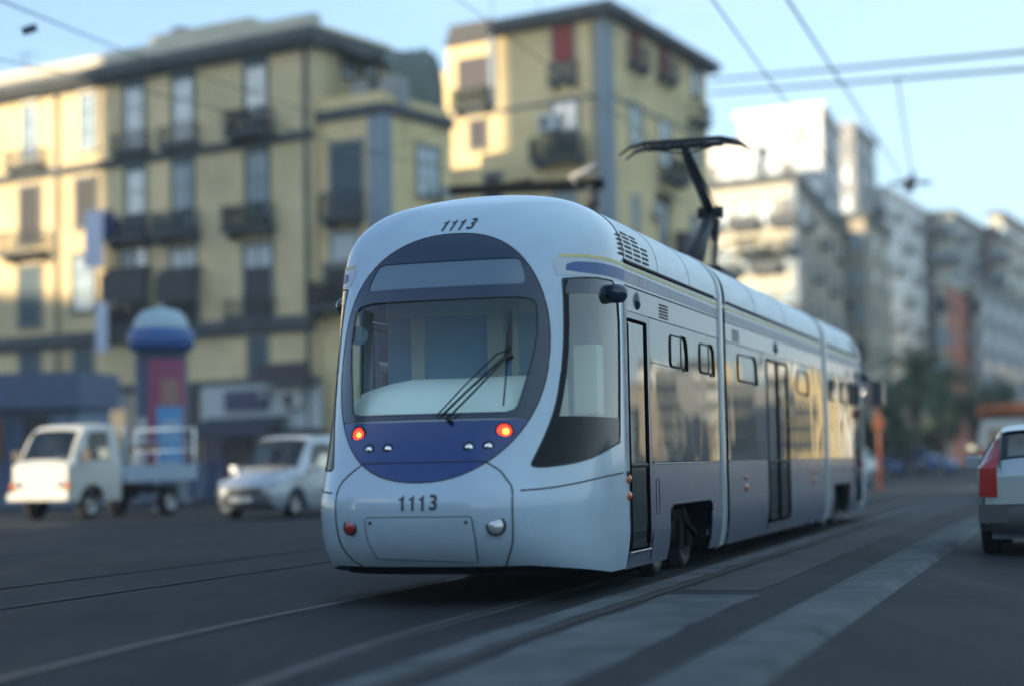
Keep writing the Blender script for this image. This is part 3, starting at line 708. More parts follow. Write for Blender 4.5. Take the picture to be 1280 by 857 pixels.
# bogies
for bx0, bx1 in ((3.53, 5.43), (LT - 5.43, LT - 3.53)):
    c = (bx0 + bx1) / 2
    b = MB().box(c - .85, c + .85, -.62, .62, .24, .50).box(c - .28, c + .28, -.99, -.90, .30, .42).box(c - .28, c + .28, .90, .99, .30, .42)
    b.box(c - .22, c + .22, -1.0, 1.0, .36, .60).box(c - .08, c + .08, -1.04, 1.04, .22, .52)
    for sy in (-1, 1):
        b.box(c - .32, c - .22, sy * .95 - .05, sy * .95 + .05, .44, .64); b.box(c + .22, c + .32, sy * .95 - .05, sy * .95 + .05, .44, .64)
        b.tube([(c - .75, sy * 1.0, .34), (c - .2, sy * 1.0, .50)], .035, 8); b.tube([(c + .75, sy * 1.0, .34), (c + .2, sy * 1.0, .50)], .035, 8)
    bg = bez(b.build('bogie', 'under_dark', tram), .015)
    MB().box(bx0 - .06, bx1 + .06, -1.0, 1.0, .665, .70).box(bx0 - .04, bx1 + .04, -.66, -.64, .2, .66).box(bx0 - .04, bx1 + .04, .64, .66, .2, .66).box(bx0 - .08, bx0 - .05, -1.06, 1.06, .2, .69).box(bx1 + .05, bx1 + .08, -1.06, 1.06, .2, .69).build('wheel_well', 'under_dark', bg)
    for wx in (c - .60, c + .60):
        for sy in (-1, 1):
            MB().lathe([(.0001, .06), (.07, .06), (.075, .03), (.16, .02), (.20, .05), (.27, .055), (.30, .04), (.305, -.05), (.325, -.055), (.325, -.075), (.0001, -.075)], (wx, sy * .88, .31), (0, sy, 0), 28).build('wheel', 'dark_metal', bg)
            MB().box(wx - .13, wx + .13, min(sy * .86, sy * .99), max(sy * .86, sy * .99), .22, .42).build('axle_box', 'under_dark', bg)
# rear-view mirror at the far end, pantograph
MB().tube([(18.6, -1.12, 2.40), (18.9, -1.34, 2.36), (18.95, -1.36, 2.2)], .022, 8).box(18.86, 19.0, -1.46, -1.26, 1.95, 2.35).build('mirror', 'mask_black', tram)
pt = MB(); px = 9.9
pt.box(px - .5, px + .5, -.55, .55, 3.38, 3.44)
pt.tube([(px - .4, -.5, 3.44), (px - .4, .5, 3.44)], .05, 10).tube([(px + .4, -.5, 3.44), (px + .4, .5, 3.44)], .05, 10)
for a in (-.4, .4):
    for b_ in (-.45, .45): pt.lathe([(.06, 0), (.04, .03), (.065, .05), (.04, .08), (.05, .1)], (px + a, b_, 3.33), (0, 0, 1), 10)
pan = pt.build('pantograph', 'dark_metal', tram)
kx, kz = px + 1.62, 4.43
w = MB(); w.tube([(px + .1, .0, 3.46), (px + .8, 0, 3.88), (kx, 0, kz)], [.13, .11, .065], 12).tube([(px + .3, -.28, 3.40), (kx + .05, -.10, kz - .10)], .022, 6); w.build('lower_arm', 'dark_metal', pan)
w = MB(); hx = px + .05; hz = 5.05
w.tube([(kx, 0, kz), ((kx + hx) / 2, 0, (kz + hz) / 2), (hx, 0, hz)], [.075, .07, .055], 12).tube([(kx + .02, -.12, kz), (hx, -.05, hz - .02)], .012, 6)
w.tube([(kx, -.17, kz), (kx, .17, kz)], .085, 12).tube([(kx + .08, .0, kz + .02), (kx + .12, -.02, kz - .38)], [.07, .045], 8); w.build('upper_arm', 'dark_metal', pan)
w = MB()
for dxh in (-.17, .17):
    w.tube([(hx + dxh, -.83, hz - .05), (hx + dxh, -.70, hz + .04), (hx + dxh, -.5, hz + .085), (hx + dxh, .5, hz + .085), (hx + dxh, .70, hz + .04), (hx + dxh, .83, hz - .05)], [.012, .02, .03, .03, .02, .012], 8)
for yy in (-.5, -.25, 0, .25, .5): w.tube([(hx - .17, yy, hz + .06), (hx + .17, yy, hz + .06)], .012, 6)
w.tube([(hx, -.45, hz + .03), (hx, 0, hz - .06), (hx, .45, hz + .03)], .014, 6).tube([(hx, -.5, hz + .02), (hx, .5, hz + .02)], .018, 6)
w.build('contact_bow', 'dark_metal', pan)
# ================================================================== THE STREET
def V2(a): return Vector((math.sin(rad(a)), math.cos(rad(a)), 0))
EA = -V2(-57.1)            # along the square-side fronts, to the right and nearer
EB = V2(32.9)              # along the side streets, away
g = MB(); g.add([(-700, -400, 0), (700, -400, 0), (700, 1200, 0), (-700, 1200, 0)], [(0, 1, 2, 3)]); tag(g.build('road', 'asphalt'), kind='structure')

REBASE = []
def wempty(*a, **k):
    o = empty(*a, **k); REBASE.append(o); return o
class Fac:
    """a wall plane: origin, unit direction along it and outward normal (towards the street)"""
    def __init__(s, O, e, n=None):
        s.O = Vector((O[0], O[1], 0)); s.e = Vector((e[0], e[1], 0)).normalized()
        n = Vector((s.e.y, -s.e.x, 0)); s.n = n if n.dot(-s.O) > 0 else -n
    def az(s, x, y):
        d = ray(x, y); t = (s.O - CAM).dot(s.n) / d.dot(s.n); P = CAM + d * t
        return (P - s.O).dot(s.e), P.z
    def box(s, mb, a0, a1, b0, b1, z0, z1): return mb.obox(s.O, s.e, s.n, a0, a1, b0, b1, z0, z1)

def window(b, F, a, z0, z1, w, pane='pane_pale', frame='stone_trim', shut=None, head=0, upper=None, hood=False):
    """surround, recessed-looking casement with mullion, optional louvred shutters"""
    m = MB(); t = .13
    F.box(m, a - w / 2 - t, a - w / 2, 0, .09, z0 - .02, z1); F.box(m, a + w / 2, a + w / 2 + t, 0, .09, z0 - .02, z1)
    F.box(m, a - w / 2 - t, a + w / 2 + t, 0, .11, z1, z1 + .16 + head); F.box(m, a - w / 2 - t - .05, a + w / 2 + t + .05, 0, .20, z0 - .14, z0 - .02)
    if hood: F.box(m, a - w / 2 - .3, a + w / 2 + .3, 0, .28, z1 + .18 + head, z1 + .30 + head)
    f = m.build('window', frame, b)
    m = MB(); F.box(m, a - w / 2, a + w / 2, 0, .02, z0, z1 if upper is None else upper[0]); m.build('pane', pane, f)
    if upper: m = MB(); F.box(m, a - w / 2, a + w / 2, 0, .02, upper[0] + .002, z1); m.build('pane', upper[1], f)
    m = MB(); F.box(m, a - .03, a + .03, .021, .05, z0, z1)
    for q in (.33, .68): F.box(m, a - w / 2, a + w / 2, .021, .045, z0 + (z1 - z0) * q - .025, z0 + (z1 - z0) * q + .025)
    F.box(m, a - w / 2, a - w / 2 + .05, .021, .05, z0, z1); F.box(m, a + w / 2 - .05, a + w / 2, .021, .05, z0, z1)
    m.build('casement', 'dark_trim' if pane != 'pane_white' else 'pane_white', f)
    if shut:
        m = MB()
        for sg in (-1, 1):
            c = a + sg * (w / 2 - w * .13); F.box(m, c - w * .13, c + w * .13, .055, .09, z0 + .02, z1 - .02)
            k = z0 + .1
            while k < z1 - .1: F.box(m, c - w * .10, c + w * .10, .091, .11, k, k + .05); k += .12
        m.build('shutter', shut, f)
    return f
def closed(b, F, a, z0, z1, w, mat, frame='stone_trim'):
    m = MB(); t = .12
    F.box(m, a - w / 2 - t, a - w / 2, 0, .09, z0, z1); F.box(m, a + w / 2, a + w / 2 + t, 0, .09, z0, z1)
    F.box(m, a - w / 2 - t, a + w / 2 + t, 0, .11, z1, z1 + .16); F.box(m, a - w / 2 - t, a + w / 2 + t, 0, .16, z0 - .12, z0 - .002)
    f = m.build('window', frame, b)
    m = MB()
    for sg in (-1, 1):
        c = a + sg * w / 4; F.box(m, c - w / 4 + .01, c + w / 4 - .01, 0, .05, z0, z1)
        k = z0 + .08
        while k < z1 - .08: F.box(m, c - w / 4 + .07, c + w / 4 - .07, .051, .07, k, k + .05); k += .11
    m.build('shutter', mat, f); return f
def balcony(b, F, a0, a1, z, dep=.9, h=1.0, clutter=None, solidr=False):
    m = MB(); F.box(m, a0, a1, 0, dep, z - .16, z); 
    for a in (a0 + .25, a1 - .25): F.box(m, a - .08, a + .08, 0, dep * .7, z - .42, z - .162)
    s_ = m.build('balcony', 'dark_trim', b)
    m = MB(); F.box(m, a0, a1, dep - .06, dep - .02, z + h - .05, z + h); F.box(m, a0, a0 + .04, 0, dep - .06, z + h - .05, z + h); F.box(m, a1 - .04, a1, 0, dep - .06, z + h - .05, z + h)
    F.box(m, a0, a1, dep - .055, dep - .025, z + .06, z + .10)
    k = a0
    while k < a1: F.box(m, k, k + .022, dep - .05, dep - .03, z, z + h); k += .12
    k = .05
    while k < dep - .1: F.box(m, a0 + .01, a0 + .03, k, k + .02, z, z + h); F.box(m, a1 - .03, a1 - .01, k, k + .02, z, z + h); k += .12
    m.build('railing', 'iron', s_)
    if clutter:
        m = MB()
        rr = random.Random(int(a0 * 100))
        for i in range(4):
            c = a0 + .3 + (a1 - a0 - .6) * i / 3; F.box(m, c - .18, c + .18, dep - .42, dep - .1, z, z + .25 + rr.random() * .25)
            for k in range(14):
                q = c + rr.uniform(-.25, .25); zz = z + .4 + rr.random() * .5; F.box(m, q - .06, q + .06, dep - .35 + rr.random() * .2, dep - .12 + rr.random() * .1, zz, zz + .09)
        m.build('potted_plants', clutter, s_)
    return s_
def ledge(b, F, a0, a1, z0, z1, d=.18, mat='dark_trim', name='ledge'):
    m = MB(); F.box(m, a0, a1, 0, d, z0, z1); F.box(m, a0, a1, 0, d * .55, z0 - (z1 - z0) * .5, z0 - .001); return m.build(name, mat, b)
def pipe(b, F, a, z0, z1, mat='dark_trim', r=.07):
    m = MB(); p = F.O + F.e * a + F.n * .12; m.tube([(p.x, p.y, z0), (p.x, p.y, z1)], r, 8)
    z = z0 + 1
    while z < z1: F.box(m, a - .11, a + .11, 0, .20, z, z + .06); z += 3
    return m.build('drainpipe', mat, b)
def aerial(b, x, y, z, h=2.2, a=0):
    m = MB().tube([(x, y, z), (x, y, z + h)], .025, 5); c, s = math.cos(a), math.sin(a)
    m.tube([(x - c * .7, y - s * .7, z + h - .1), (x + c * .7, y + s * .7, z + h - .1)], .015, 5)
    for k in range(6):
        t = -.6 + k * .24; m.tube([(x + c * t - s * .3, y + s * t + c * .3, z + h - .1), (x + c * t + s * .3, y + s * t - c * .3, z + h - .1)], .009, 4)
    return m.build('roof_aerial', 'iron', b)
def ac_unit(b, F, a, z, w=.9, h=.65):
    m = MB(); F.box(m, a - w / 2, a + w / 2, .08, .42, z, z + h); o = bez(m.build('air_conditioner', 'ac_white', b), .02)
    p = F.O + F.e * (a - .12) + F.n * .43; MB().lathe([(.0001, 0), (.24, .0), (.26, .02), (.27, 0)], (p.x, p.y, z + h / 2), F.n, 16).build('fan_grille', 'dark_metal', o)
    MB().obox(F.O, F.e, F.n, a - w / 2, a + w / 2, 0, .45, z - .06, z - .01).build('bracket', 'iron', o); return o
def slab(b, F, a0, a1, b0, b1, z0, z1, mat, name): m = MB(); F.box(m, a0, a1, b0, b1, z0, z1); return m.build(name, mat, b)

# ------------------------------------------------------------------ yellow house on the left
C1 = at(395, 400, 75); C1.z = 0
FA = Fac(C1, EA); FB = Fac(C1, EB)
b1 = wempty('apartment_house', C1, 0, 'ochre four-storey corner house at the left whose left end is in sunlight', 'house')
bpy.context.view_layer.update()
INV = {}
ROOFZ = 19.3
def wallblock(b, pts, z0, z1, mat, name='wall'): return MB().prism([(p.x, p.y) for p in pts], z0, z1).build(name, mat, b)
def PF(F, a, bb=0): return F.O + F.e * a + F.n * bb
aL = -46
w1 = wallblock(b1, [PF(FA, aL), PF(FA, 0), PF(FB, 5.7), PF(FB, 5.7) + EA * aL], 0, ROOFZ, 'wall_ochre')
# main cornice, dark under the shaded part, pale where the sun catches its own stone
aJ = FA.az(72, 200)[0]
ledge(b1, FA, aL, .55, ROOFZ - .15, ROOFZ + .35, .75, 'dark_trim', 'cornice'); ledge(b1, FB, -.0, 5.7, ROOFZ - .15, ROOFZ + .35, .55, 'dark_trim', 'cornice')
slab(b1, FA, aL, 0, -.6, 0, ROOFZ + .36, ROOFZ + 1.1, 'wall_cream', 'parapet'); slab(b1, FB, .62, 5.6, -.6, 0, ROOFZ + .36, ROOFZ + .7, 'wall_ochre', 'parapet')
a0_, z_ = FA.az(145, 25); a1_, _ = FA.az(270, 25)
slab(b1, FA, a0_, a1_, -5.4, -2.2, ROOFZ, ROOFZ + 2.2, 'wall_cream', 'attic_room')
slab(b1, FA, a0_ - 7, a0_ - .003, -5.4, -3.2, ROOFZ, ROOFZ + 1.6, 'wall_cream', 'attic_room')
for px_ in (176,): 
    a, _ = FA.az(px_, 30); m = MB(); FA.box(m, a - .3, a + .3, -3, -2.4, ROOFZ + 1.11, ROOFZ + 2.3); FA.box(m, a - .38, a + .38, -3.08, -2.32, ROOFZ + 2.3, ROOFZ + 2.45); m.build('chimney', 'wall_grey', b1)
zb1 = FA.az(385, 166)[1]; zb2 = FA.az(385, 398)[1]
ledge(b1, FA, aL, 0, zb1 - .15, zb1 + .1, .22); ledge(b1, FA, aL, 0, zb2 - .3, zb2 + .15, .35, 'dark_trim')
zb3 = FA.az(385, 470)[1]; ledge(b1, FA, aL, 0, zb3 - .2, zb3 + .05, .2, 'dark_trim')
pipe(b1, FA, aJ, 0, ROOFZ - .4, 'wall_tan', .09); pipe(b1, FA, -.35, 0, ROOFZ - .4, 'dark_trim', .09)
def zz(F, x, y0, y1): a, z1 = F.az(x, y0); _, z0 = F.az(x, y1); return a, z0, z1
def wpx(F, x, w): return abs(F.az(x + w / 2, 300)[0] - F.az(x - w / 2, 300)[0])
# top storey
for x, y0, y1, w_ in ((320, 84, 170, 32), (229, 100, 178, 30), (168, 110, 190, 28), (110, 118, 188, 24), (38, 132, 200, 24)):
    a, z0, z1 = zz(FA, x, y0, y1); W_ = wpx(FA, x, w_) * .78
    window(b1, FA, a, z0, z1, W_, 'pane_pale', 'shutter_teal' if x > 120 else 'wall_cream', head=.45)
for x, y0, y1, w_ in ((322, 192, 285, 32), (229, 206, 292, 30), (170, 214, 296, 28)):
    a, z0, z1 = zz(FA, x, y0, y1); window(b1, FA, a, z0, z1, wpx(FA, x, w_) * .78, 'pane_pale', 'shutter_teal', None, .1, ((z0 + z1) / 2, 'pane_pale'))
for x, y0, y1, w_, mt in ((108, 224, 284, 24, 'shutter_dark'), (38, 235, 305, 24, 'shutter_dark'), (38, 335, 408, 26, 'shutter_teal')):
    a, z0, z1 = zz(FA, x, y0, y1); closed(b1, FA, a, z0, z1, wpx(FA, x, w_), mt)
a, z0, z1 = zz(FA, 105, 320, 388); window(b1, FA, a, z0, z1, wpx(FA, 105, 24), 'pane_pale', 'shutter_teal')
a, z0, z1 = zz(FA, 323, 308, 394); window(b1, FA, a, z0, z1, wpx(FA, 323, 34), 'shutter_brown', 'stone_trim', None, .05, (z1 - (z1 - z0) * .3, 'pane_white'))
for x in (230, 168): a, z0, z1 = zz(FA, x, 312, 400); window(b1, FA, a, z0, z1, wpx(FA, x, 30), 'pane_dark', 'stone_trim', None, .05, (z1 - (z1 - z0) * .32, 'pane_white'))
for x, y0, y1, w_ in ((323, 422, 474, 22), (105, 436, 470, 22), (38, 432, 466, 24)):
    a, z0, z1 = zz(FA, x, y0, y1); closed(b1, FA, a, z0, z1, wpx(FA, x, w_), 'shutter_teal')
for x0, x1, y1, cl in ((295, 346, 172, 'shutter_dark'), (292, 346, 290, 'leaf_dark'), (205, 252, 297, 'shutter_teal'), (145, 196, 302, 'sign_blue'), (14, 62, 320, None), (14, 58, 212, None), (205, 250, 183, None), (146, 190, 192, None), (288, 345, 398, None), (205, 250, 405, 'shutter_dark'), (140, 192, 408, 'shutter_dark')):
    a0, z = FA.az(x0, y1); a1, _ = FA.az(x1, y1); 
    if y1 in (183, 192, 398, 405, 408, 212): balcony(b1, FA, a0, a1, z + .0, .5, .75, cl)
    else: balcony(b1, FA, a0, a1, z, .95, 1.0, cl)
# canvas blinds hung in front of two first-floor balconies
for x0, x1 in ((138, 192), (206, 254)):
    a0, z1 = FA.az(x0, 343); a1, _ = FA.az(x1, 343); _, z0 = FA.az(x0, 398)
    m = MB(); m.add([FA.O + FA.e * a + FA.n * d_ + Vector((0, 0, z)) for a, d_, z in [(a0, .12, z1 + .2), (a1, .12, z1 + .2), (a1, .60, z1 - .2), (a0, .60, z1 - .2), (a0, .60, z0 + .6), (a1, .60, z0 + .6)]], [(0, 1, 2, 3), (3, 2, 5, 4)]); solid(m.build('blind', 'shutter_dark', b1), .03)
# side front of the left house
a, z0, z1 = zz(FB, 430, 68, 90); 
for x in (436, 462): a, z0, z1 = zz(FB, x, 72 if x < 450 else 78, 96); window(b1, FB, a, z0, z1, .9, 'pane_pale', 'stone_trim')
a0, z = FB.az(415, 62); a1, _ = FB.az(476, 70); m = MB(); m.add([PF(FB, a0, .003) + Vector((0, 0, z + .3)), PF(FB, a1, .003) + Vector((0, 0, z + .3)), PF(FB, a1, 1.2) + Vector((0, 0, z - .35)), PF(FB, a0, 1.2) + Vector((0, 0, z - .35))], [(0, 1, 2, 3)]); solid(m.build('awning', 'dark_trim', b1), .05)
for i in range(3): p = PF(FA, -3 - i * 9, -3); aerial(b1, p.x, p.y, ROOFZ + .3, 1.6 + (i % 3) * .5, i * 1.3)
# shop at street level
a0, zt = FA.az(255, 480); a1, _ = FA.az(404, 480); _, zs = FA.az(300, 538)
slab(b1, FA, a0, a1 - .0, .001, .16, zs, zt, 'shop_white', 'shop_fascia')
slab(b1, FA, a0, a1 - .0, .001, .12, 0, zs - .002, 'shutter_brown', 'shop_front')
a2, z2 = FA.az(286, 489); a3, z3 = FA.az(340, 511); s_ = slab(b1, FA, a2, a3, .165, .30, z3, z2, 'sign_blue', 'shop_sign'); slab(s_, FA, a3 - .45, a3 - .12, .301, .31, z2 - .32, z2 - .12, 'shop_white', 'sign_emblem')
a4, _ = FA.az(371, 500); ac = ac_unit(b1, FA, a4, FA.az(371, 506)[1] - .1)
a5, z5 = FA.az(262, 528); a6, _ = FA.az(365, 528)
m = MB(); m.add([PF(FA, a5, .17) + Vector((0, 0, z5 + .15)), PF(FA, a6, .17) + Vector((0, 0, z5 + .15)), PF(FA, a6, 1.6) + Vector((0, 0, z5 - .5)), PF(FA, a5, 1.6) + Vector((0, 0, z5 - .5)), PF(FA, a6, 1.6) + Vector((0, 0, z5 - .75)), PF(FA, a5, 1.6) + Vector((0, 0, z5 - .75))], [(0, 1, 2, 3), (3, 2, 4, 5)]); solid(m.build('shop_awning', 'awning_dark', b1), .04)
for x0, x1, mt in ((262, 284, 'sign_blue'), (290, 318, 'pane_dark'), (322, 350, 'pane_pale'), (356, 380, 'shutter_brown')):
    aa, _ = FA.az(x0, 560); ab, _ = FA.az(x1, 560); slab(b1, FA, aa, ab, .125, .17, .1, zs - .3, mt, 'shop_door')
a0, z0 = FA.az(340, 478); a1, z1 = FA.az(404, 462); slab(b1, FA, a0, a1, .01, 1.1, z0 - .05, z0 + .1, 'dark_trim', 'balcony'); slab(b1, FA, a0, a1, 1.0, 1.08, z0 + .11, z0 + .75, 'shutter_brown', 'balcony_screen')
for x0, x1, mt in ((112, 165, 'wall_grey'), (215, 250, 'shutter_brown'), (60, 100, 'shutter_dark'), (10, 48, 'shutter_teal')):
    aa, zt_ = FA.az(x0, 482); ab, _ = FA.az(x1, 482); slab(b1, FA, aa, ab, .003, .10, 0, zt_, mt, 'street_door')
aa, z1 = FA.az(134, 512); ab, z0 = FA.az(160, 545); slab(b1, FA, aa, ab, .101, .13, z0, z1, 'pane_dark', 'shop_window')

# ------------------------------------------------------------------ lower wing joined to it
C2 = PF(FA, FA.az(477, 200)[0], -.25)
FW = Fac(C2, EA); FWB = Fac(C2, EB)
b2 = wempty('apartment_wing', C2, 0, 'low yellow wing with roof terrace and grey corner strip, directly behind the tram nose', 'house')
WZ = 15.9; wl = -(C2 - C1).length
wallblock(b2, [PF(FW, wl + .02), PF(FW, 0), PF(FWB, 4.8), PF(FWB, 4.8) + EA * (wl + .02)], 0, WZ, 'wall_yellow')
ledge(b2, FW, wl + .05, 0, WZ - .1, WZ + .2, .22); ledge(b2, FWB, 0, 4.8, WZ - .1, WZ + .2, .22)
a0, z0, z1 = zz(FW, 433, 180, 272); closed(b2, FW, a0, z0, z1, wpx(FW, 433, 38), 'shutter_teal'); balcony(b2, FW, a0 - .95, a0 + .95, z0 - .02, .9, 1.0)
a0, z0, z1 = zz(FW, 431, 292, 330); window(b2, FW, a0, z0, z1, 1.3, 'pane_white'); a_, z_ = FW.az(420, 385); balcony(b2, FW, a_ - .95, a_ + 1.0, z_, .9, 1.1, 'shutter_dark')
a0, z0, z1 = zz(FW, 425, 330, 384); closed(b2, FW, a_ + .1, z_ + .02, z1, 1.25, 'shutter_dark')
# grey strip on the corner
m = MB(); FW.box(m, -.85, .012, .002, .06, 0, WZ - .15); m.build('corner_strip', 'quoin_blue', b2); m = MB(); FWB.box(m, 0, .42, .002, .06, 0, WZ - .15); m.build('corner_strip', 'quoin_blue', b2)
a0, z0, z1 = zz(FWB, 534, 185, 245); window(b2, FWB, a0, z0, z1, 1.5, 'pane_pale', 'stone_trim')
a_, _ = FWB.az(548, 240); m = MB(); p = PF(FWB, a_, .35); m.lathe([(.0001, 0), (.28, .05), (.40, .16)], (p.x, p.y, z0 + .1), (FWB.n.x, FWB.n.y, .3), 18).tube([(p.x, p.y, z0 + .1), (PF(FWB, a_, 0).x, PF(FWB, a_, 0).y, z0)], .03, 6); m.build('satellite_dish', 'wall_grey', b2)
for i, q in enumerate((.8, 2.2)): pp = PF(FW, wl + 1 + q, -.3)
# terrace: parapet things and the netted enclosure on the roof
m = MB(); FW.box(m, wl + .05, -.05, -.25, -.02, WZ + .201, WZ + .75); FWB.box(m, .3, 4.7, -.25, -.02, WZ + .201, WZ + .6); m.build('parapet', 'wall_yellow', b2)
t0 = FWB.az(498, 120)[0]; t1 = 4.78
m = MB(); K = 9
arc = [(0, 0), (.02, 1.5), (.15, 2.5), (.4, 3.1), (.8, 3.4), (1.1, 3.3)]
vs = [PF(FWB, t0 + (t1 - t0) * i / K, -.3 - d_) + Vector((0, 0, WZ + .2 + h_ * (1 - .05 * (i % 2)) * (.72 + .28 * i / K))) for i in range(K + 1) for d_, h_ in arc]
m.add(vs, [(i * 6 + j, (i + 1) * 6 + j, (i + 1) * 6 + j + 1, i * 6 + j + 1) for i in range(K) for j in range(5)], True); solid(m.build('terrace_canopy', 'net_green', b2), .05)
for q in (wl + 1.2, wl + 2.8): m = MB(); FW.box(m, q, q + .9, -1.6, -.8, WZ + .2, WZ + 1.5); m.build('roof_box', 'wall_grey', b2)

# ------------------------------------------------------------------ tall yellow building
C3 = at(765, 300, 90); C3.z = 0
e3 = V2(25.3)
GA = Fac(C3, EA); GB = Fac(C3, e3)
b3 = wempty('corner_building', C3, 0, 'tall yellow corner building with red shutters and a blue-grey corner strip, behind the tram', 'house')
ZC = 24.0
aW = GA.az(560, 200)[0]
wallblock(b3, [PF(GA, aW), PF(GA, 0), PF(GB, 15.4), PF(GB, 15.4) + EA * (aW)], 0, ZC, 'wall_yellow')
slab(b3, GA, aW - 2.2, aW - .003, -6, -.01, 0, 22.3, 'wall_yellow', 'link_wall')
ledge(b3, GA, GA.az(615, 30)[0], .7, ZC - .1, ZC + .25, .8, 'dark_trim', 'cornice'); ledge(b3, GB, 0, 15.9, ZC - .1, ZC + .25, .8, 'dark_trim', 'cornice')
m = MB(); p = [PF(GA, GA.az(615, 30)[0], .5), PF(GA, .5, .5), PF(GB, 15.6, .5), PF(GB, 15.6) + EA * aW]; 
m.prism([(q.x, q.y) for q in p], ZC + .251, ZC + .5); m.build('roof', 'dark_trim', b3)
a0 = GA.az(558, 30)[0]; a1 = GA.az(612, 30)[0]; zt = GA.az(560, 12)[1]; zl = GA.az(560, 60)[1]
slab(b3, GA, a0, a1, .003, .12, zl, ZC + .2, 'shutter_dark', 'attic_wall'); slab(b3, GA, a0, a1, -5, -.2, ZC - .01, ZC + .8, 'shutter_dark', 'attic_room')
a0 = GA.az(572, 90)[0]; a1 = GA.az(612, 90)[0]; z1 = GA.az(590, 72)[1]; z0 = GA.az(590, 135)[1]
slab(b3, GA, a0, a1, .003, .05, z0, z1, 'shutter_brown', 'loggia'); balcony(b3, GA, a0 - .1, a1 + .1, z0, .7, 1.0, 'leaf_dark')
slab(b3, GA, a1 + .05, a1 + .4, .003, .15, z0, ZC - .3, 'quoin_blue', 'corner_strip')
m = MB(); GA.box(m, -.62, .012, .003, .09, 0, ZC - .35); m.build('corner_strip', 'quoin_blue', b3); m = MB(); GB.box(m, 0, .55, .003, .09, 0, ZC - .35); m.build('corner_strip', 'quoin_blue', b3)
for zq in (285,): zl = GA.az(760, 118)[1]; ledge(b3, GA, aW, -.62, zl - .06, zl + .06, .08, 'stone_trim'); ledge(b3, GB, .6, 15.3, zl - .06, zl + .06, .08, 'stone_trim')
a, z0, z1 = zz(GA, 704, 32, 102); closed(b3, GA, a, z0 + 1.0, z1, wpx(GA, 704, 26), 'shutter_red'); slab(b3, GA, a - .75, a + .75, .003, .25, z0, z0 + .86, 'wall_tan', 'balcony_front'); balcony(b3, GA, a - .8, a + .8, z0, .45, .95)
a, z0, z1 = zz(GA, 706, 126, 200); window(b3, GA, a, z0, z1, wpx(GA, 706, 30), 'pane_dark', 'stone_trim', None, 0, (z0 + (z1 - z0) * .5, 'pane_pale'))
a0, z = GA.az(673, 204); a1, _ = GA.az(735, 204); balcony(b3, GA, a0, a1, z, 1.0, 1.1, 'leaf_dark'); ac_unit(b3, GA, GA.az(688, 150)[0], GA.az(688, 165)[1], 1.0, .9)
a, z0, z1 = zz(GA, 598, 152, 186); closed(b3, GA, a, z0, z1, wpx(GA, 598, 20), 'shutter_brown')
a, z0, z1 = zz(GA, 640, 215, 262); window(b3, GA, a - 1.2, z0, z1, 1.0, 'pane_dark')
a, z0, z1 = zz(GA, 706, 240, 300); window(b3, GA, a, z0, z1, 1.2, 'pane_pale')
for x, y0, y1, w_, k in ((792, 38, 82, 12, 'r'), (828, 60, 98, 11, 'r'), (868, 80, 118, 10, 'p'), (793, 132, 180, 12, 'p'), (830, 152, 208, 12, 'p'), (868, 172, 205, 9, 'd'), (793, 245, 285, 10, 'd'), (828, 255, 306, 10, 'd'), (868, 272, 306, 9, 'd'), (792, 335, 380, 12, 'd'), (830, 345, 385, 11, 'p')):
    a, z0, z1 = zz(GB, x, y0, y1); W_ = min(wpx(GB, x, w_), 1.5)
    if k == 'r': closed(b3, GB, a, z0, z1, W_, 'shutter_red'); balcony(b3, GB, a - W_ * .8, a + W_ * .8, z0, .6, 1.0)
    elif k == 'p': window(b3, GB, a, z0, z1, W_, 'pane_pale', 'stone_trim')
    else: window(b3, GB, a, z0, z1, W_, 'pane_dark', 'wall_cream' if x == 793 else 'stone_trim')
a, z = GB.az(836, 225); balcony(b3, GB, a - 1.6, a + 1.4, z, .9, 1.0, 'leaf_dark')
a, z = GB.az(868, 145); balcony(b3, GB, a - 1.2, a + 1.2, z - .4, .7, 1.0)
a, z = GB.az(830, 250); m = MB(); m.add([PF(GB, a - 1.3, .01) + Vector((0, 0, z + .4)), PF(GB, a + 1.3, .01) + Vector((0, 0, z + .4)), PF(GB, a + 1.3, 1.1) + Vector((0, 0, z - .2)), PF(GB, a - 1.3, 1.1) + Vector((0, 0, z - .2))], [(0, 1, 2, 3)]); solid(m.build('awning', 'dark_trim', b3), .06)
ac_unit(b3, GB, GB.az(817, 268)[0], GB.az(817, 272)[1], .9, .7); a, z0, z1 = zz(GB, 850, 292, 330); slab(b3, GB, a - .9, a + .9, .003, .7, z0, z1, 'shutter_brown', 'enclosed_balcony')
pipe(b3, GA, GA.az(745, 200)[0], 0, ZC - .4, 'stone_trim', .06)
for i, (q, s_) in enumerate(((-2, 1.), (-6, 2.1), (-9, .3))): p = PF(GA, q, -3); aerial(b3, p.x, p.y, ZC + .3, 2.2 + .4 * i, s_)
for i in range(5): p = PF(GB, 3 + i * 2.6, -2); aerial(b3, p.x, p.y, ZC + .3, 2.0 + .5 * (i % 2), i * .9)

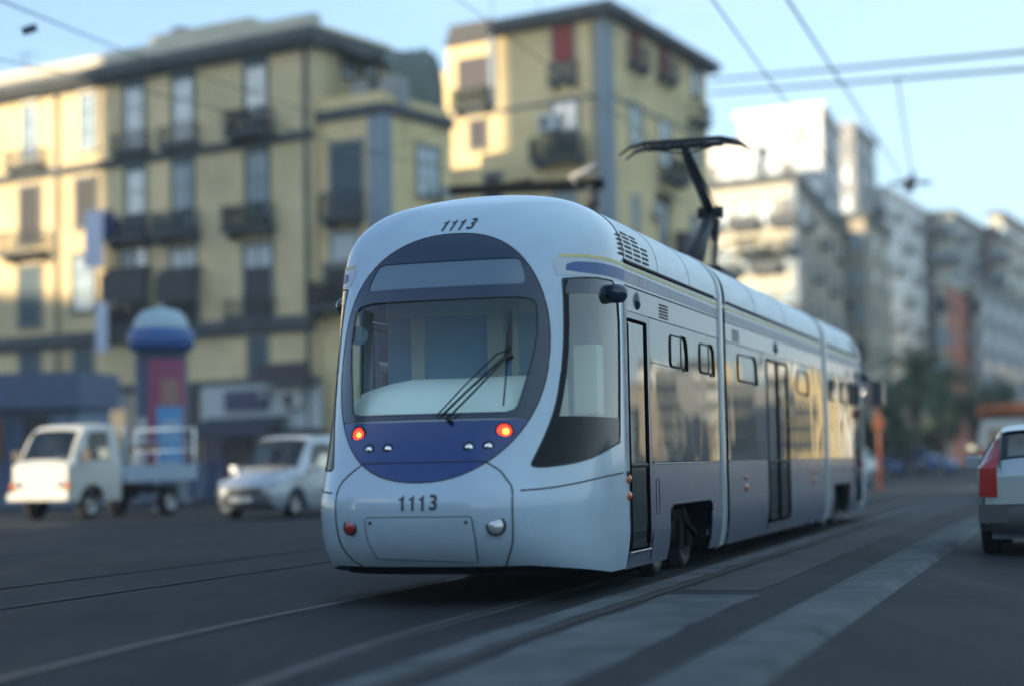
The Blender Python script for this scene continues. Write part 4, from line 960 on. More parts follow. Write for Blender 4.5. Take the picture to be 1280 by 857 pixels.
# ------------------------------------------------------------------ farther houses along the avenue (each its own walls, windows, roof edge)
def far_house(name, label, x_left, x_corner, x_right, depth, ytop, mat_l, mat_r=None, ang=22., mat_win='pane_pale', nl=3, nr=3, storeys=6, corn='dark_trim', depth_w=14, left_ang=None, bal=False, sh=3.4, ypts=None, cap=.6, win_w=1.2, group=None):
    c = at(x_corner, 400, depth); c.z = 0
    h = CAMH + (at(x_corner, ytop, depth).z - CAMH)
    eL = EA if left_ang is None else -V2(left_ang)
    eR = V2(ang); FL = Fac(c, eL); FR = Fac(c, eR)
    if x_left < x_corner: aL_ = FL.az(x_left, 300)[0]
    else: aL_ = -10
    aR_ = FR.az(x_right, 300)[0] if x_right > x_corner else 12
    aR_ = min(max(aR_, 3), 60); aL_ = max(aL_, -45)
    b = wempty(name, c, 0, label, 'house', group)
    P_ = [PF(FL, aL_), PF(FL, 0), PF(FR, aR_), PF(FR, aR_) + FL.e * aL_]
    wallblock(b, P_, 0, h - cap - .01, mat_l)
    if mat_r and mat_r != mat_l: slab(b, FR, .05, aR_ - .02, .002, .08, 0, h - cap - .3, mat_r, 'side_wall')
    m = MB(); q = [P_[0] + (FL.n - FL.e) * .4, P_[1] + FL.n * .4 + FR.n * .4, P_[2] + FR.n * .4, P_[3]]; m.prism([(v.x, v.y) for v in q], h - cap, h); m.build('cornice', corn, b)
    for F, a0, a1, n, off in ((FL, aL_, 0, nl, 0), (FR, 0, aR_, nr, .08)):
        if n == 0: continue
        FF = Fac(F.O + F.n * off, F.e); FF.n = F.n
        z = h - cap - 1.2 - sh * .55; k = 0
        while z > 1.5 and k < storeys:
            for i in range(n):
                a = a0 + (a1 - a0) * (i + .5) / n
                m = MB(); FF.box(m, a - win_w / 2 - .12, a + win_w / 2 + .12, 0.001, .09, z - .1, z + 1.85); f = m.build('window', 'stone_trim', b)
                m = MB(); FF.box(m, a - win_w / 2, a + win_w / 2, .091, .12, z, z + 1.7); m.build('pane', mat_win if (i * 7 + k * 3) % 4 else 'pane_dark', f)
                if bal and (i + k) % 2 == 0: m = MB(); FF.box(m, a - win_w, a + win_w, .001, .8, z - .3, z - .12); FF.box(m, a - win_w, a + win_w, .74, .8, z - .118, z + .7); m.build('balcony', 'dark_trim', b)
            z -= sh; k += 1
    return b, FL, FR, aL_, aR_, h
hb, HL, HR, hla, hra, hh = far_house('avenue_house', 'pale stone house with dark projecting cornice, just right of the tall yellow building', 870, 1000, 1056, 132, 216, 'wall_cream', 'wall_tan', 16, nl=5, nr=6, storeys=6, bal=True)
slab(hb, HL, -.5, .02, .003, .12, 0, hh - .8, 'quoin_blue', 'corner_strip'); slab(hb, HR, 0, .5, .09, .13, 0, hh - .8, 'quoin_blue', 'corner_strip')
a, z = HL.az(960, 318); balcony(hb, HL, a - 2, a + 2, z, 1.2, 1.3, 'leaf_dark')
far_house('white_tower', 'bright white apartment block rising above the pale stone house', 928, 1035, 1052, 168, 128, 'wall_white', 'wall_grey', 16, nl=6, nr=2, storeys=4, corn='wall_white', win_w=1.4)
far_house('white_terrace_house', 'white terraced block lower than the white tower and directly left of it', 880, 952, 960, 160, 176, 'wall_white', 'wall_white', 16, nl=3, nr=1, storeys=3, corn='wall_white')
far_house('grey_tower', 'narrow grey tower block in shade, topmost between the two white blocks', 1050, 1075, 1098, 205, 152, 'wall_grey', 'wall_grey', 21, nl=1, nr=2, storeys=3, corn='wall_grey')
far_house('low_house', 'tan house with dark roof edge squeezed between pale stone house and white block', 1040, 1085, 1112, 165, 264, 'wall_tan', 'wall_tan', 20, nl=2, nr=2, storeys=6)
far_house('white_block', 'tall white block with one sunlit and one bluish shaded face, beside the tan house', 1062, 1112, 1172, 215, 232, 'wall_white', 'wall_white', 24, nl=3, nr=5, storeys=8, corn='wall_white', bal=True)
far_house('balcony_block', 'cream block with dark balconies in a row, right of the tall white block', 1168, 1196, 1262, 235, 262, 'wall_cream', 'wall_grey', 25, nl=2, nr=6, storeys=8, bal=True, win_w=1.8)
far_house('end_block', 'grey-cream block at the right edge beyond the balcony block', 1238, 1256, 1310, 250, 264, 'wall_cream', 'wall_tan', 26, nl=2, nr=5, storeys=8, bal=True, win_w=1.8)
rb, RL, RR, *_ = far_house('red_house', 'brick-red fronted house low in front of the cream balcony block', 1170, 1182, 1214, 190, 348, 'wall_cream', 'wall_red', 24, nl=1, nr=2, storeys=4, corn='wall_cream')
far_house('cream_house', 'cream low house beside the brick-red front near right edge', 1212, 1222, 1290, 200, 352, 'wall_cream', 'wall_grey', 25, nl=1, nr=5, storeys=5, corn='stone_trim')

# ------------------------------------------------------------------ houses outside the frame: they shade the square and show in the tram's glass
SD = Vector((-.85, -.53, 0)).normalized(); SU = Vector((-.53, .85, 0)).normalized()
def off_house(name, label, u0, u1, tau, h, mat, n, dep=16, group=None):
    F = Fac(SU * u0 + SD * tau, SU); F.n = -SD
    b = wempty(name, F.O, 0, label, 'house', group)
    m = MB(); F.box(m, 0, u1 - u0, -dep, 0, 0, h); m.build('wall', mat, b)
    m = MB(); F.box(m, -.3, u1 - u0 + .3, -.2, .6, h, h + .6); m.build('cornice', 'stone_trim', b)
    m = MB(); m2 = MB(); z = 4.5
    while z < h - 3:
        for i in range(n): a = (u1 - u0) * (i + .5) / n; F.box(m, a - .7, a + .7, .01, .12, z, z + 2.2); F.box(m2, a - 1.3, a + 1.3, .01, .9, z - .2, z - .02)
        z += 3.7
    m.build('window', 'shutter_teal', b); m2.build('balcony', 'dark_trim', b)
off_house('square_building', 'large cream building on the near-left side of the square', -70, 36, 80, 31, 'wall_cream', 26)
off_house('square_building', 'yellow building on the left side of the square beyond the narrow street', 46.5, 79.5, 80, 60, 'wall_ochre', 9)
off_house('square_building', 'low tan building closing the far left corner of the square', 79.51, 112, 80, 35, 'wall_tan', 8)

def avenue(mirrorpx, yt, dist, w, mat, label, name='avenue_house', lit=None, n=4, stripes=0, dep=14, dome=False):
    """house across the avenue, found by following the tram side's reflection from a point on its glass"""
    d = ray(mirrorpx, 560); n_ = -LF; t = (P0 - CAM).dot(n_) / d.dot(n_); P = CAM + d * t
    d2 = d - n_ * 2 * d.dot(n_); d2.z = 0; d2.normalize(); q = P + d2 * dist
    tot = (Vector((P.x, P.y, 0)) - Vector((0, 0, 0))).length + dist
    h = CAMH + (571 - yt) / FPX * tot
    e = Vector((d2.y, -d2.x, 0)); e = (e * .92 + d2 * .39).normalized(); F = Fac((q.x, q.y, 0), e)
    F.n = Vector((-e.y, e.x, 0)); F.n = F.n if F.n.dot(d2) < 0 else -F.n
    b = wempty(name, (q.x, q.y, 0), 0, label, 'house')
    m = MB(); F.box(m, -w / 2, w / 2, -dep, 0, 0, h); m.build('wall', mat, b)
    m = MB(); F.box(m, -w / 2 - .4, w / 2 + .4, -.2, .7, h + .01, h + .8); m.build('cornice', 'stone_trim', b)
    fr = MB(); pn = MB(); z = 3.5; top = h - (stripes * 5.0 if stripes else 1) 
    while z < top - 2.4:
        for i in range(n):
            a = -w / 2 + w * (i + .5) / n; F.box(fr, a - .9, a + .9, .01, .12, z - .15, z + 2.5); F.box(pn, a - .65, a + .65, .13, .16, z, z + 2.3); F.box(fr, a - 1.2, a + 1.2, .01, .9, z - .35, z - .17)
        z += 3.9
    f = fr.build('window', 'stone_trim', b)
    if pn.v: pn.build('pane', 'pane_dark', b)
    if stripes:
        SH_ = 5.0 if stripes else 0
        for k in range(stripes):
            z = h - SH_ * (k + 1); m = MB(); F.box(m, -w / 2 - .2, w / 2 + .2, .01, 1.5, z, z + 2.6); m.build('balcony_parapet', 'striped_white', b)
            m = MB(); F.box(m, -w / 2 + .2, w / 2 - .2, .01, .1, z + 2.61, z + SH_ - .02); m.build('window_row', 'striped_blue', b)
    if dome:
        m = MB(); c = F.O - F.n * (dep / 2); m.lathe([(w * .35, 0), (w * .35, 3), (w * .38, 3.2), (w * .32, 5), (w * .2, 7.5), (w * .05, 9), (.2, 11), (.0001, 11.5)], (c.x, c.y, h), (0, 0, 1), 20); m.build('roof_dome', 'wall_ochre', b)
    return b
for i, (mx, yt, ds, w_, mt, st, n_, dm, lb) in enumerate((
    (793, 478, 400, 14, 'wall_tan', 0, 3, False, 'tan house across the avenue, first of the row'),
    (806, 448, 480, 11, 'striped_white', 4, 1, False, 'slim white banded tower across the avenue'),
    (835, 462, 360, 30, 'wall_grey', 0, 4, False, 'grey slab tower across the avenue'),
    (873, 450, 440, 48, 'wall_yellow', 3, 4, False, 'yellow house with striped white top storeys across the avenue'),
    (897, 500, 400, 12, 'wall_cream', 0, 1, False, 'narrow cream house across the avenue'),
    (928, 480, 340, 34, 'wall_grey', 0, 4, False, 'broad grey block across the avenue'),
    (950, 500, 440, 14, 'wall_cream', 0, 2, False, 'cream house set back across the avenue'),
    (966, 448, 460, 14, 'striped_white', 4, 1, False, 'white and blue banded tower between two cream houses across the avenue'),
    (982, 470, 440, 18, 'wall_yellow', 2, 2, False, 'ochre tower with banded top across the avenue'),
    (1008, 500, 420, 34, 'wall_yellow', 0, 4, True, 'ochre house with a rounded roof turret across the avenue'),
    (1042, 478, 440, 30, 'striped_white', 3, 4, False, 'cream house with pale banded top across the avenue'),
    (1066, 492, 460, 30, 'wall_yellow', 0, 4, False, 'last yellow house of the row across the avenue'))):
    avenue(mx, yt, ds, w_ / FPX * (ds + 17) * 1.1, mt, lb, n=n_, stripes=st, dome=dm)
# ================================================================== VEHICLES
def interp(st, x):
    if x <= st[0][0]: return st[0][1:]
    for a, b in zip(st, st[1:]):
        if x <= b[0]:
            q = (x - a[0]) / (b[0] - a[0]); q = q * q * (3 - 2 * q) if False else q
            return tuple(a[i] + (b[i] - a[i]) * q for i in range(1, len(a)))
    return st[-1][1:]
def car(name, label, st, paint, loc, rz, wheels=(.75, 3.35), wr=.31, wheelw=.19, windscreen=(1.08, 1.72), roofr=(2.0, 3.5), side=((1.45, 2.45), (2.52, 3.55)), rear=None, front_lamps=None, rear_lamps=None, bumper='bumper_grey', group=None, plate=True, glass='glass_car', detail=True, cat='car', mirror_x=1.45):
    """st: stations (x, z_bottom, z_belt, z_top, half width at belt, half width at roof); x=0 is the nose, local +y left"""
    c = empty(name, loc, rz, label, cat, group); Lx = st[-1][0]
    Lc = [tuple(float(v) for v in s) for s in st]
    def up(x, s):
        zb, be, tp, w, wt = interp(Lc, min(max(x, 0), Lx)); a = abs(s); sg = 1 if s >= 0 else -1; edge = min(.06, (tp - be) * .5)
        if a >= .5:
            q = (1 - a) / .5; bow = .02 * math.sin(PI * q); return (x, sg * (w + (wt - w) * q + bow), be + (tp - edge - be) * q)
        q = a / .5; return (x, sg * wt * math.sin(q * PI / 2)**.9 if q < 1 else sg * wt, tp - edge * q**3)
    def lo(sg):
        def f(x, z):
            zb, be, tp, w, wt = interp(Lc, min(max(x, 0), Lx)); q = (z - zb) / max(be - zb, .01)
            return (x, sg * (w + .015 * math.sin(PI * min(max(q, 0), 1)) - .05 * max(0, .35 - q)), z)
        return f
    cen = lambda a: (min(max(a.x, .8), Lx - .6), 0, .7)
    gl = []
    for sg in (1, -1):
        for a, b in side:
            z = 0; q = []
            q = [(a, sg * .97), (b, sg * .97), (b - .03, sg * .60), (a + .08, sg * .60)]
            if (a, b) == side[0]: q = [(a - .28, sg * .97), (b, sg * .97), (b, sg * .60), (a + .22, sg * .60)]
            if (a, b) == side[-1] and len(side) > 1: q = [(a, sg * .97), (b + .12, sg * .97), (b - .12, sg * .60), (a, sg * .60)]
            gl.append(('side_window', q))
    w0, w1 = windscreen
    gl.append(('windscreen', [(w0, -.42), (w0 + .02, -.30), (w0, 0), (w0 + .02, .30), (w0, .42), (w1 - .04, .40), (w1, 0), (w1 - .04, -.40)]))
    if rear: gl.append(('rear_window', [(rear[0], -.40), (rear[0], .40), (rear[1], .42), (rear[1], -.42)]))
    mb = MB()
    sheet(mb, up, [(0, -1), (Lx, -1), (Lx, 1), (0, 1)], [g for _, g in gl], .09, 0, cen)
    for sg in (1, -1):
        arch = []
        zb0 = .22
        pts = [(0, Lc[0][1])]
        out = []
        for wx in wheels:
            R_ = wr + .06
            zb = interp(Lc, wx)[0]; h = math.sqrt(max(R_**2 - (zb - wr)**2, .01))
            for k in range(13):
                a = PI - (math.atan2(zb - wr, h) ) - (PI - 2 * math.atan2(zb - wr, h)) * k / 12
                out.append((wx + R_ * math.cos(a), wr + R_ * math.sin(a)))
        bottom = [(s[0], s[1]) for s in Lc if not any(abs(s[0] - wx) < wr + .07 for wx in wheels)]
        poly = sorted(bottom + out, key=lambda p: p[0]); poly = [p for p in poly]
        topl = [(s[0], s[2]) for s in Lc][::-1]
        sheet(mb, lo(sg), poly + topl, [], .09, 0, cen)
    # nose and tail faces
    for s in (Lc[0], Lc[-1]):
        x = s[0]; pr = [up(x, -1 + 2 * k / 20) for k in range(21)]; n = len(pr)
        mb.add(pr + [(x, p[1] * .98, s[1]) for p in pr], [(k, k + 1, n + k + 1, n + k) for k in range(n - 1)], True)
    body = mb.build('body', paint, c)
    for nm, g in gl:
        m = MB(); sheet(m, up, g, [], .1, -.008, cen); p_ = m.build(nm, glass, c)
        pts = densify(g + [], .08); pts.append(pts[0]); MB().tube([surf_point(up, a, b, .0, cen) for a, b in pts], .013, 5).build('window_seal', 'rubber', p_)
    MB().box(.25, Lx - .15, -Lc[4][4] + .14, Lc[4][4] - .14, .18, .55).box(w1 + .1, w1 + .25, -.62, -.18, .55, 1.05).box(w1 + .1, w1 + .25, .18, .62, .55, 1.05).build('interior', 'cab_grey', c)
    for wx in wheels:
        for sg in (1, -1):
            W0 = interp(Lc, wx)[3] - .12
            ty = MB().lathe([(wr * .62, .10), (wr * .85, .11), (wr * .97, .09), (wr, .05), (wr, -.08), (wr * .6, -.10)], (wx, sg * W0, wr), (0, sg, 0), 26).build('wheel', 'tyre', c)
            r_ = MB().lathe([(.0001, .07), (wr * .12, .075), (wr * .2, .055), (wr * .5, .06), (wr * .62, .10), (wr * .64, .06)], (wx, sg * W0, wr), (0, sg, 0), 26)
            r_.build('rim', 'rim', ty)
    # bumpers
    for s, dx, s2 in ((Lc[0], -1, Lc[1]), (Lc[-1], 1, Lc[-2])):
        m = MB(); w = s[4]; x = s[0]; K = 12
        pts = [(x + dx * (.10 - .16 * abs(y / w)**3), y * 1.06) for y in [-w + 2 * w * k / K for k in range(K + 1)]]
        z0, z1 = s[1] - .06, s[1] + .20
        vs = [(a, b, z) for z in (z0, z0 + .05, z1 - .04, z1) for a, b in [(p[0] - (dx * .05 if z in (z0, z1) else 0), p[1]) for p in pts]]
        n = K + 1; m.add(vs, [(j * n + k, j * n + k + 1, (j + 1) * n + k + 1, (j + 1) * n + k) for j in range(3) for k in range(K)], True)
        solid(m.build('bumper', bumper, c), .05, 0)
    for y in (w_ * interp(Lc, mirror_x)[3] for w_ in (1, -1)):
        sg = 1 if y > 0 else -1; z = interp(Lc, mirror_x)[1]
        m = MB().box(mirror_x - .22, mirror_x - .06, min(y + sg * .06, y + sg * .25), max(y + sg * .06, y + sg * .25), z + .02, z + .18).tube([(mirror_x - .12, y - sg * .05, z + .02), (mirror_x - .12, y + sg * .1, z + .06)], .025, 6)
        bez(m.build('mirror', paint, c), .03, 3)
    return c, up, lo, Lc, cen
def lens(c, fn, poly, mat, name, cen, off=.012, step=.05, parent=None):
    m = MB(); sheet(m, fn, poly, [], step, off, cen); o = m.build(name, mat, parent or c); solid(o, .02); return o

MPV = [(0, .32, .66, .68, .60, .48), (.06, .28, .72, .75, .68, .54), (.25, .24, .80, .86, .78, .62), (.6, .22, .86, .96, .83, .66), (1.0, .22, .93, 1.06, .85, .68), (1.12, .22, .95, 1.13, .855, .68), (1.4, .22, .96, 1.44, .86, .66), (1.72, .22, .98, 1.72, .86, .64), (2.0, .22, 1.0, 1.80, .86, .64), (3.0, .22, 1.01, 1.82, .86, .65), (3.9, .24, 1.02, 1.79, .85, .65), (4.1, .30, 1.02, 1.66, .83, .64), (4.13, .34, 1.0, 1.5, .80, .62)]
vp = ground(300, 644); hd = -118
# heading: nose towards the camera and a little to the left
def place(px, py, head):   # nose-centre ground point and heading (degrees, direction the rear points to)
    p = ground(px, py); return (p.x, p.y, 0), rad(head)
l_, r_ = place(306, 648, 68)
van, vu, vl, vL, vc = car('car_derived_van', 'silver-white high-roofed van with its driver visible, facing forward beside the tram nose', MPV, 'silver_paint', l_, r_, wheels=(.78, 3.45), side=((1.55, 2.45), (2.55, 3.7)), bumper='bumper_grey', cat='van')
for sg in (1, -1):
    lens(van, lambda a, b: vu(a, b), [(.05, sg * .50), (.30, sg * .62), (.62, sg * .93), (.30, sg * .97), (.05, sg * .9)], 'lamp_clear', 'headlight', vc)
    MB().lathe([(.0001, .03), (.07, .02), (.085, 0)], (.02, sg * .52, .42), (-1, 0, 0), 14).build('fog_lamp', 'lamp_clear', van)
gr = MB(); 
for k in range(4): gr.box(-.035 - .005 * k, -.005, -.42, .42, .50 + k * .045, .525 + k * .045)
gr.build('grille', 'rubber', van); MB().box(-.16, -.145, -.26, .26, .36, .47).build('number_plate', 'plate', van)
MB().box(1.06, 1.10, -.5, .45, 1.115, 1.13).build('wiper', 'rubber', van)
MB().tube([(1.9, .60, 1.86), (2.2, .60, 1.88), (3.6, .60, 1.88), (3.8, .60, 1.84)], .02, 6).tube([(1.9, -.60, 1.86), (2.2, -.60, 1.88), (3.6, -.60, 1.88), (3.8, -.60, 1.84)], .02, 6).build('roof_rail', 'rubber', van)

# driver: one continuous skinned figure, seated, hands on the wheel
def skinned(name, verts, edges, radii, mat, parent, root=0, sub=2):
    me = bpy.data.meshes.new(name); me.from_pydata(verts, edges, []); o = bpy.data.objects.new(name, me); COL.objects.link(o); o.parent = parent
    sk = o.modifiers.new('skin', 'SKIN'); sk.use_smooth_shade = True
    for i, r in enumerate(radii): me.skin_vertices[0].data[i].radius = (r, r)
    me.skin_vertices[0].data[root].use_root = True
    s_ = o.modifiers.new('sub', 'SUBSURF'); s_.levels = sub; s_.render_levels = sub
    me.materials.append(MATS[mat]); return o
def driver(parent_loc, rz, off):
    base = Matrix.Translation(Vector(parent_loc)) @ Matrix.Rotation(rz, 4, 'Z')
    loc = base @ Vector(off)
    p = empty('person', loc, rz, 'driver in dark top sitting behind the wheel of the silver-white van', 'person')
    # x towards the rear of the van, z up, seat at z=0
    V = [(0, 0, .08), (.02, 0, .25), (.03, 0, .42), (.0, 0, .52), (-.02, 0, .60), (-.02, 0, .70), (.02, .19, .46), (-.12, .23, .27), (-.34, .15, .34), (-.42, .13, .37),
         (.02, -.19, .46), (-.12, -.23, .27), (-.34, -.15, .34), (-.42, -.13, .37), (-.20, .11, .07), (-.42, .13, .09), (-.55, .13, -.25), (-.20, -.11, .07), (-.42, -.13, .09), (-.55, -.13, -.25), (-.65, .13, -.28), (-.65, -.13, -.28)]
    E_ = [(0, 1), (1, 2), (2, 3), (3, 4), (4, 5), (2, 6), (6, 7), (7, 8), (8, 9), (2, 10), (10, 11), (11, 12), (12, 13), (0, 14), (14, 15), (15, 16), (0, 17), (17, 18), (18, 19), (16, 20), (19, 21)]
    R_ = [.15, .15, .15, .055, .085, .07, .065, .048, .038, .04, .065, .048, .038, .04, .09, .07, .05, .09, .07, .05, .045, .045]
    skinned('body', V, E_, R_, 'skin', p)
    m = MB().lathe([(.0001, .17), (.05, .165), (.085, .13), (.10, .07), (.098, .02), (.085, -.03)], (-.005, 0, .62), (.15, 0, 1), 16); m.build('hair', 'hair', p)
    V2_ = V[:4] + [V[6], V[7], V[8], V[10], V[11], V[12]]
    skinned('jacket', [V[0], V[1], V[2], (V[3][0], 0, .49)] + V2_[4:], [(0, 1), (1, 2), (2, 3), (2, 4), (4, 5), (5, 6), (2, 7), (7, 8), (8, 9)], [.165, .165, .16, .07, .08, .062, .05, .08, .062, .05], 'cloth_orange', p)
    return p
driver(l_, r_, (2.02, .36, .72))

# silver hatchback at the right edge, seen from behind
HB = [(0, .32, .60, .62, .55, .42), (.08, .26, .66, .70, .66, .52), (.35, .20, .76, .82, .76, .60), (.9, .18, .86, .93, .81, .64), (1.05, .18, .88, .99, .82, .64), (1.5, .18, .90, 1.26, .83, .60), (1.85, .18, .92, 1.40, .83, .58), (2.4, .18, .94, 1.44, .83, .58), (3.1, .19, .96, 1.42, .82, .58), (3.45, .22, .96, 1.34, .81, .57), (3.68, .26, .94, 1.14, .79, .56), (3.78, .30, .90, .96, .77, .56), (3.82, .34, .84, .86, .74, .55)]
def hatch(label, paint, loc, rz, group=None, name='hatchback'):
    c, u, l, L, ce = car(name, label, HB, paint, loc, rz, wheels=(.70, 3.15), wr=.29, windscreen=(1.02, 1.72), side=((1.45, 2.30), (2.38, 3.25)), rear=(3.42, 3.72), group=group)
    for sg in (1, -1):
        lens(c, u, [(.10, sg * .60), (.36, sg * .70), (.50, sg * .95), (.12, sg * .93)], 'lamp_clear', 'headlight', ce)
    return c, u, l, L, ce
p_ = ground(1226, 690); RX = Vector((math.cos(rad(0)), 0, 0))
hx_, hy_ = 5.16 + .80, 19.0
hc, hu, hl, hL, hce = hatch('silver hatchback with tall red tail light, rear to the viewer at the right edge', 'car_silver', (6.74, 22.1, 0), rad(-107.8), name='hatchback')
hc.scale = (.98, .98, .97)
for sg in (1, -1):
    m = MB(); sheet(m, hu, [(3.36, sg * .55), (3.56, sg * .50), (3.70, sg * .52), (3.80, sg * .60), (3.81, sg * .985), (3.74, sg * .985), (3.60, sg * .80), (3.50, sg * .62)], [], .05, .014, hce); solid(m.build('tail_light', 'lamp_red', hc), .03)
    m = MB(); f = hl(sg); sheet(m, f, [(3.70, .66), (3.80, .66), (3.81, .84), (3.72, .90), (3.66, .90)], [], .05, .014, hce); solid(m.build('tail_light', 'lamp_red', hc), .03)
    MB().box(3.80, 3.855, min(sg * .60, sg * .78), max(sg * .60, sg * .78), .64, .95).build('tail_light', 'lamp_red', hc)
MB().box(3.80, 3.90, -.80, .80, .36, .56).build('bumper', 'bumper_grey', hc); MB().box(3.905, 3.915, -.26, .26, .42, .53).build('number_plate', 'plate', hc); MB().box(3.84, 3.86, -.3, .3, .60, .62).build('tailgate_strip', 'car_silver', hc)

# white light van with an orange-brown load on the roof, beyond the hatchback
l2 = ground(1250, 606); d_ = 46
BX = [(0, .40, .90, .92, .70, .55), (.1, .34, 1.0, 1.10, .80, .62), (.45, .30, 1.05, 1.30, .86, .66), (.8, .30, 1.1, 1.75, .88, .66), (1.2, .30, 1.15, 2.0, .89, .70), (2.0, .30, 1.2, 2.06, .90, .76), (4.0, .30, 1.2, 2.06, .90, .76), (4.4, .30, 1.2, 2.04, .90, .76), (4.5, .34, 1.2, 1.98, .88, .74)]
bx = at(1262, 560, 48); c_, u_, l__, L_, ce_ = car('panel_van', 'white van with an orange-brown load on its roof, beyond the silver hatchback', BX, 'truck_white', (bx.x + 1.2, bx.y + 4.5, 0), rad(-90 - 14), wheels=(.85, 3.6), wr=.33, windscreen=(.5, 1.12), side=((1.15, 1.85),), rear=None, cat='van')
for sg in (1, -1): MB().box(4.5, 4.53, min(sg * .70, sg * .86), max(sg * .70, sg * .86), .8, 1.25).build('tail_light', 'lamp_red', c_)
m = MB().box(4.505, 4.525, -.6, -.04, 1.25, 1.75).box(4.505, 4.525, .04, .6, 1.25, 1.75); m.build('rear_window', 'pane_dark', c_)
rb_ = tag(MB().build('x', 'wood_brown') if False else bez(MB().box(-1.9, 1.9, -.85, .85, 0, .16).box(-1.9, 1.9, -.85, -.80, .161, .34).box(-1.9, 1.9, .80, .85, .161, .34).box(1.84, 1.9, -.798, .798, .161, .34).build('roof_load', 'wood_brown'), .015), 'orange-brown boards lying on the roof of the white van', 'load')
rb_.matrix_world = Matrix.Translation(Vector((bx.x + 1.2, bx.y + 4.5, 2.08))) @ Matrix.Rotation(rad(-90 - 14), 4, 'Z') @ Matrix.Translation((2.6, 0, 0))

# parked cars far down the avenue
far = [(1128, 589, 'car_blue', 'dark blue hatchback parked far off under the palms, nearest the orange post'), (1160, 590, 'car_dark', 'black hatchback parked far off between two blue ones'), (1196, 589, 'car_blue', 'blue hatchback parked far off, closest to the white van')]
for x, y, mt, lb in far:
    p = at(x, 560, 100); hatch(lb, mt, (p.x, p.y, 0), rad(150), 'cars parked under the palms', 'parked_car')
p = at(1092, 570, 62); hatch('pale silver hatchback half hidden behind the tail of the tram', 'car_silver', (p.x - 1.9, p.y, 0), rad(60), None, 'parked_car')

# small flat-bed truck at the left
tl = ground(50, 650); TR = rad(64)
tk = empty('flatbed_truck', (tl.x, tl.y, 0), TR, 'small white flat-bed truck with open rear frame, standing before the advertising column', 'truck'); tk.scale = (1.2, 1.2, 1.2)
TK = [(0, .42, 1.02, 1.04, .66, .60), (.05, .36, 1.04, 1.10, .71, .62), (.18, .34, 1.06, 1.24, .73, .63), (.42, .34, 1.08, 1.66, .74, .62), (.60, .34, 1.08, 1.80, .74, .62), (1.30, .34, 1.08, 1.84, .74, .63), (1.48, .34, 1.08, 1.80, .73, .62), (1.5, .36, 1.08, 1.7, .72, .62)]
def tup(x, s):
    zb, be, tp, w, wt = interp(TK, min(max(x, 0), 1.5)); a = abs(s); sg = 1 if s >= 0 else -1; edge = min(.06, (tp - be) * .5)
    if a >= .5: q = (1 - a) / .5; return (x, sg * (w + (wt - w) * q), be + (tp - edge - be) * q)
    q = a / .5; return (x, sg * wt * q, tp - edge * q**3)
tc_ = lambda a: (.9, 0, .9)
tg = [('windscreen', [(.10, -.44), (.10, .44), (.46, .42), (.46, -.42)])] + [('side_window', [(.42, s * .96), (1.15, s * .96), (1.15, s * .58), (.66, s * .58)]) for s in (1, -1)]
m = MB(); sheet(m, tup, [(0, -1), (1.5, -1), (1.5, 1), (0, 1)], [g for _, g in tg], .08, 0, tc_)
for sg in (1, -1):
    def f(x, z, sg=sg): zb, be, tp, w, wt = interp(TK, min(max(x, 0), 1.5)); return (x, sg * (w + .01 * math.sin(PI * min(max((z - zb) / (be - zb), 0), 1))), z)
    ar = [(.62 + .36 * math.cos(PI - PI * k / 12), .34 + .33 * math.sin(PI * k / 12)) for k in range(13)]
    sheet(m, f, [(0, .42), (.05, .36), (.18, .342)] + ar + [(1.5, .35)] + [(s[0], s[2]) for s in TK][::-1], [], .08, 0, tc_)
for s in (TK[0], TK[-1]):
    pr = [tup(s[0], -1 + 2 * k / 16) for k in range(17)]; m.add(pr + [(s[0], p[1], s[1]) for p in pr], [(k, k + 1, 17 + k + 1, 17 + k) for k in range(16)], True)
m.build('cab', 'truck_white', tk)
for nm, g in tg:
    m = MB(); sheet(m, tup, g, [], .1, -.006, tc_); q_ = m.build(nm, 'glass_car', tk); pts = densify(g, .1); pts.append(pts[0]); MB().tube([surf_point(tup, a, b, 0, tc_) for a, b in pts], .014, 5).build('window_seal', 'rubber', q_)
MB().box(.7, .85, -.6, .6, .5, 1.2).build('seat', 'cab_grey', tk)
m = MB().box(-.09, .0, -.74, .74, .36, .52); bez(m.build('bumper', 'truck_white', tk), .03, 3)
for sg in (1, -1):
    MB().lathe([(.0001, .03), (.07, .02), (.09, 0)], (-.01, sg * .50, .68), (-1, 0, 0), 16).build('headlight', 'lamp_clear', tk)
    MB().box(-.03, .03, min(sg * .60, sg * .70), max(sg * .60, sg * .70), .58, .70).build('indicator', 'lamp_orange', tk)
    MB().box(.30, .38, min(sg * .76, sg * .95), max(sg * .76, sg * .95), 1.12, 1.32).tube([(.36, sg * .72, 1.15), (.34, sg * .82, 1.2)], .015, 5).build('mirror', 'rubber', tk)
MB().box(1.56, 3.9, -.78, .78, .70, .80).build('bed', 'truck_blue', tk)
MB().box(.5, 3.8, -.35, -.28, .46, .60).box(.5, 3.8, .28, .35, .46, .60).box(1.7, 2.2, -.6, -.36, .36, .66).build('chassis', 'under_dark', tk)
for sg in (1, -1):
    m = MB().box(1.56, 3.9, min(sg * .75, sg * .78), max(sg * .75, sg * .78), .801, 1.0); m.build('side_board', 'truck_blue', tk)
m = MB()
for y in (-.75, .75):
    for x in (1.60, 3.86): m.tube([(x, y, .8), (x, y, 1.75)], .025, 6)
    m.tube([(1.60, y, 1.45), (3.86, y, 1.45)], .018, 6)
for x in (1.60, 3.86): m.tube([(x, -.75, 1.75), (x, .75, 1.75)], .022, 6).tube([(x, -.75, 1.3), (x, .75, 1.3)], .016, 6)
m.build('load_frame', 'truck_blue', tk)
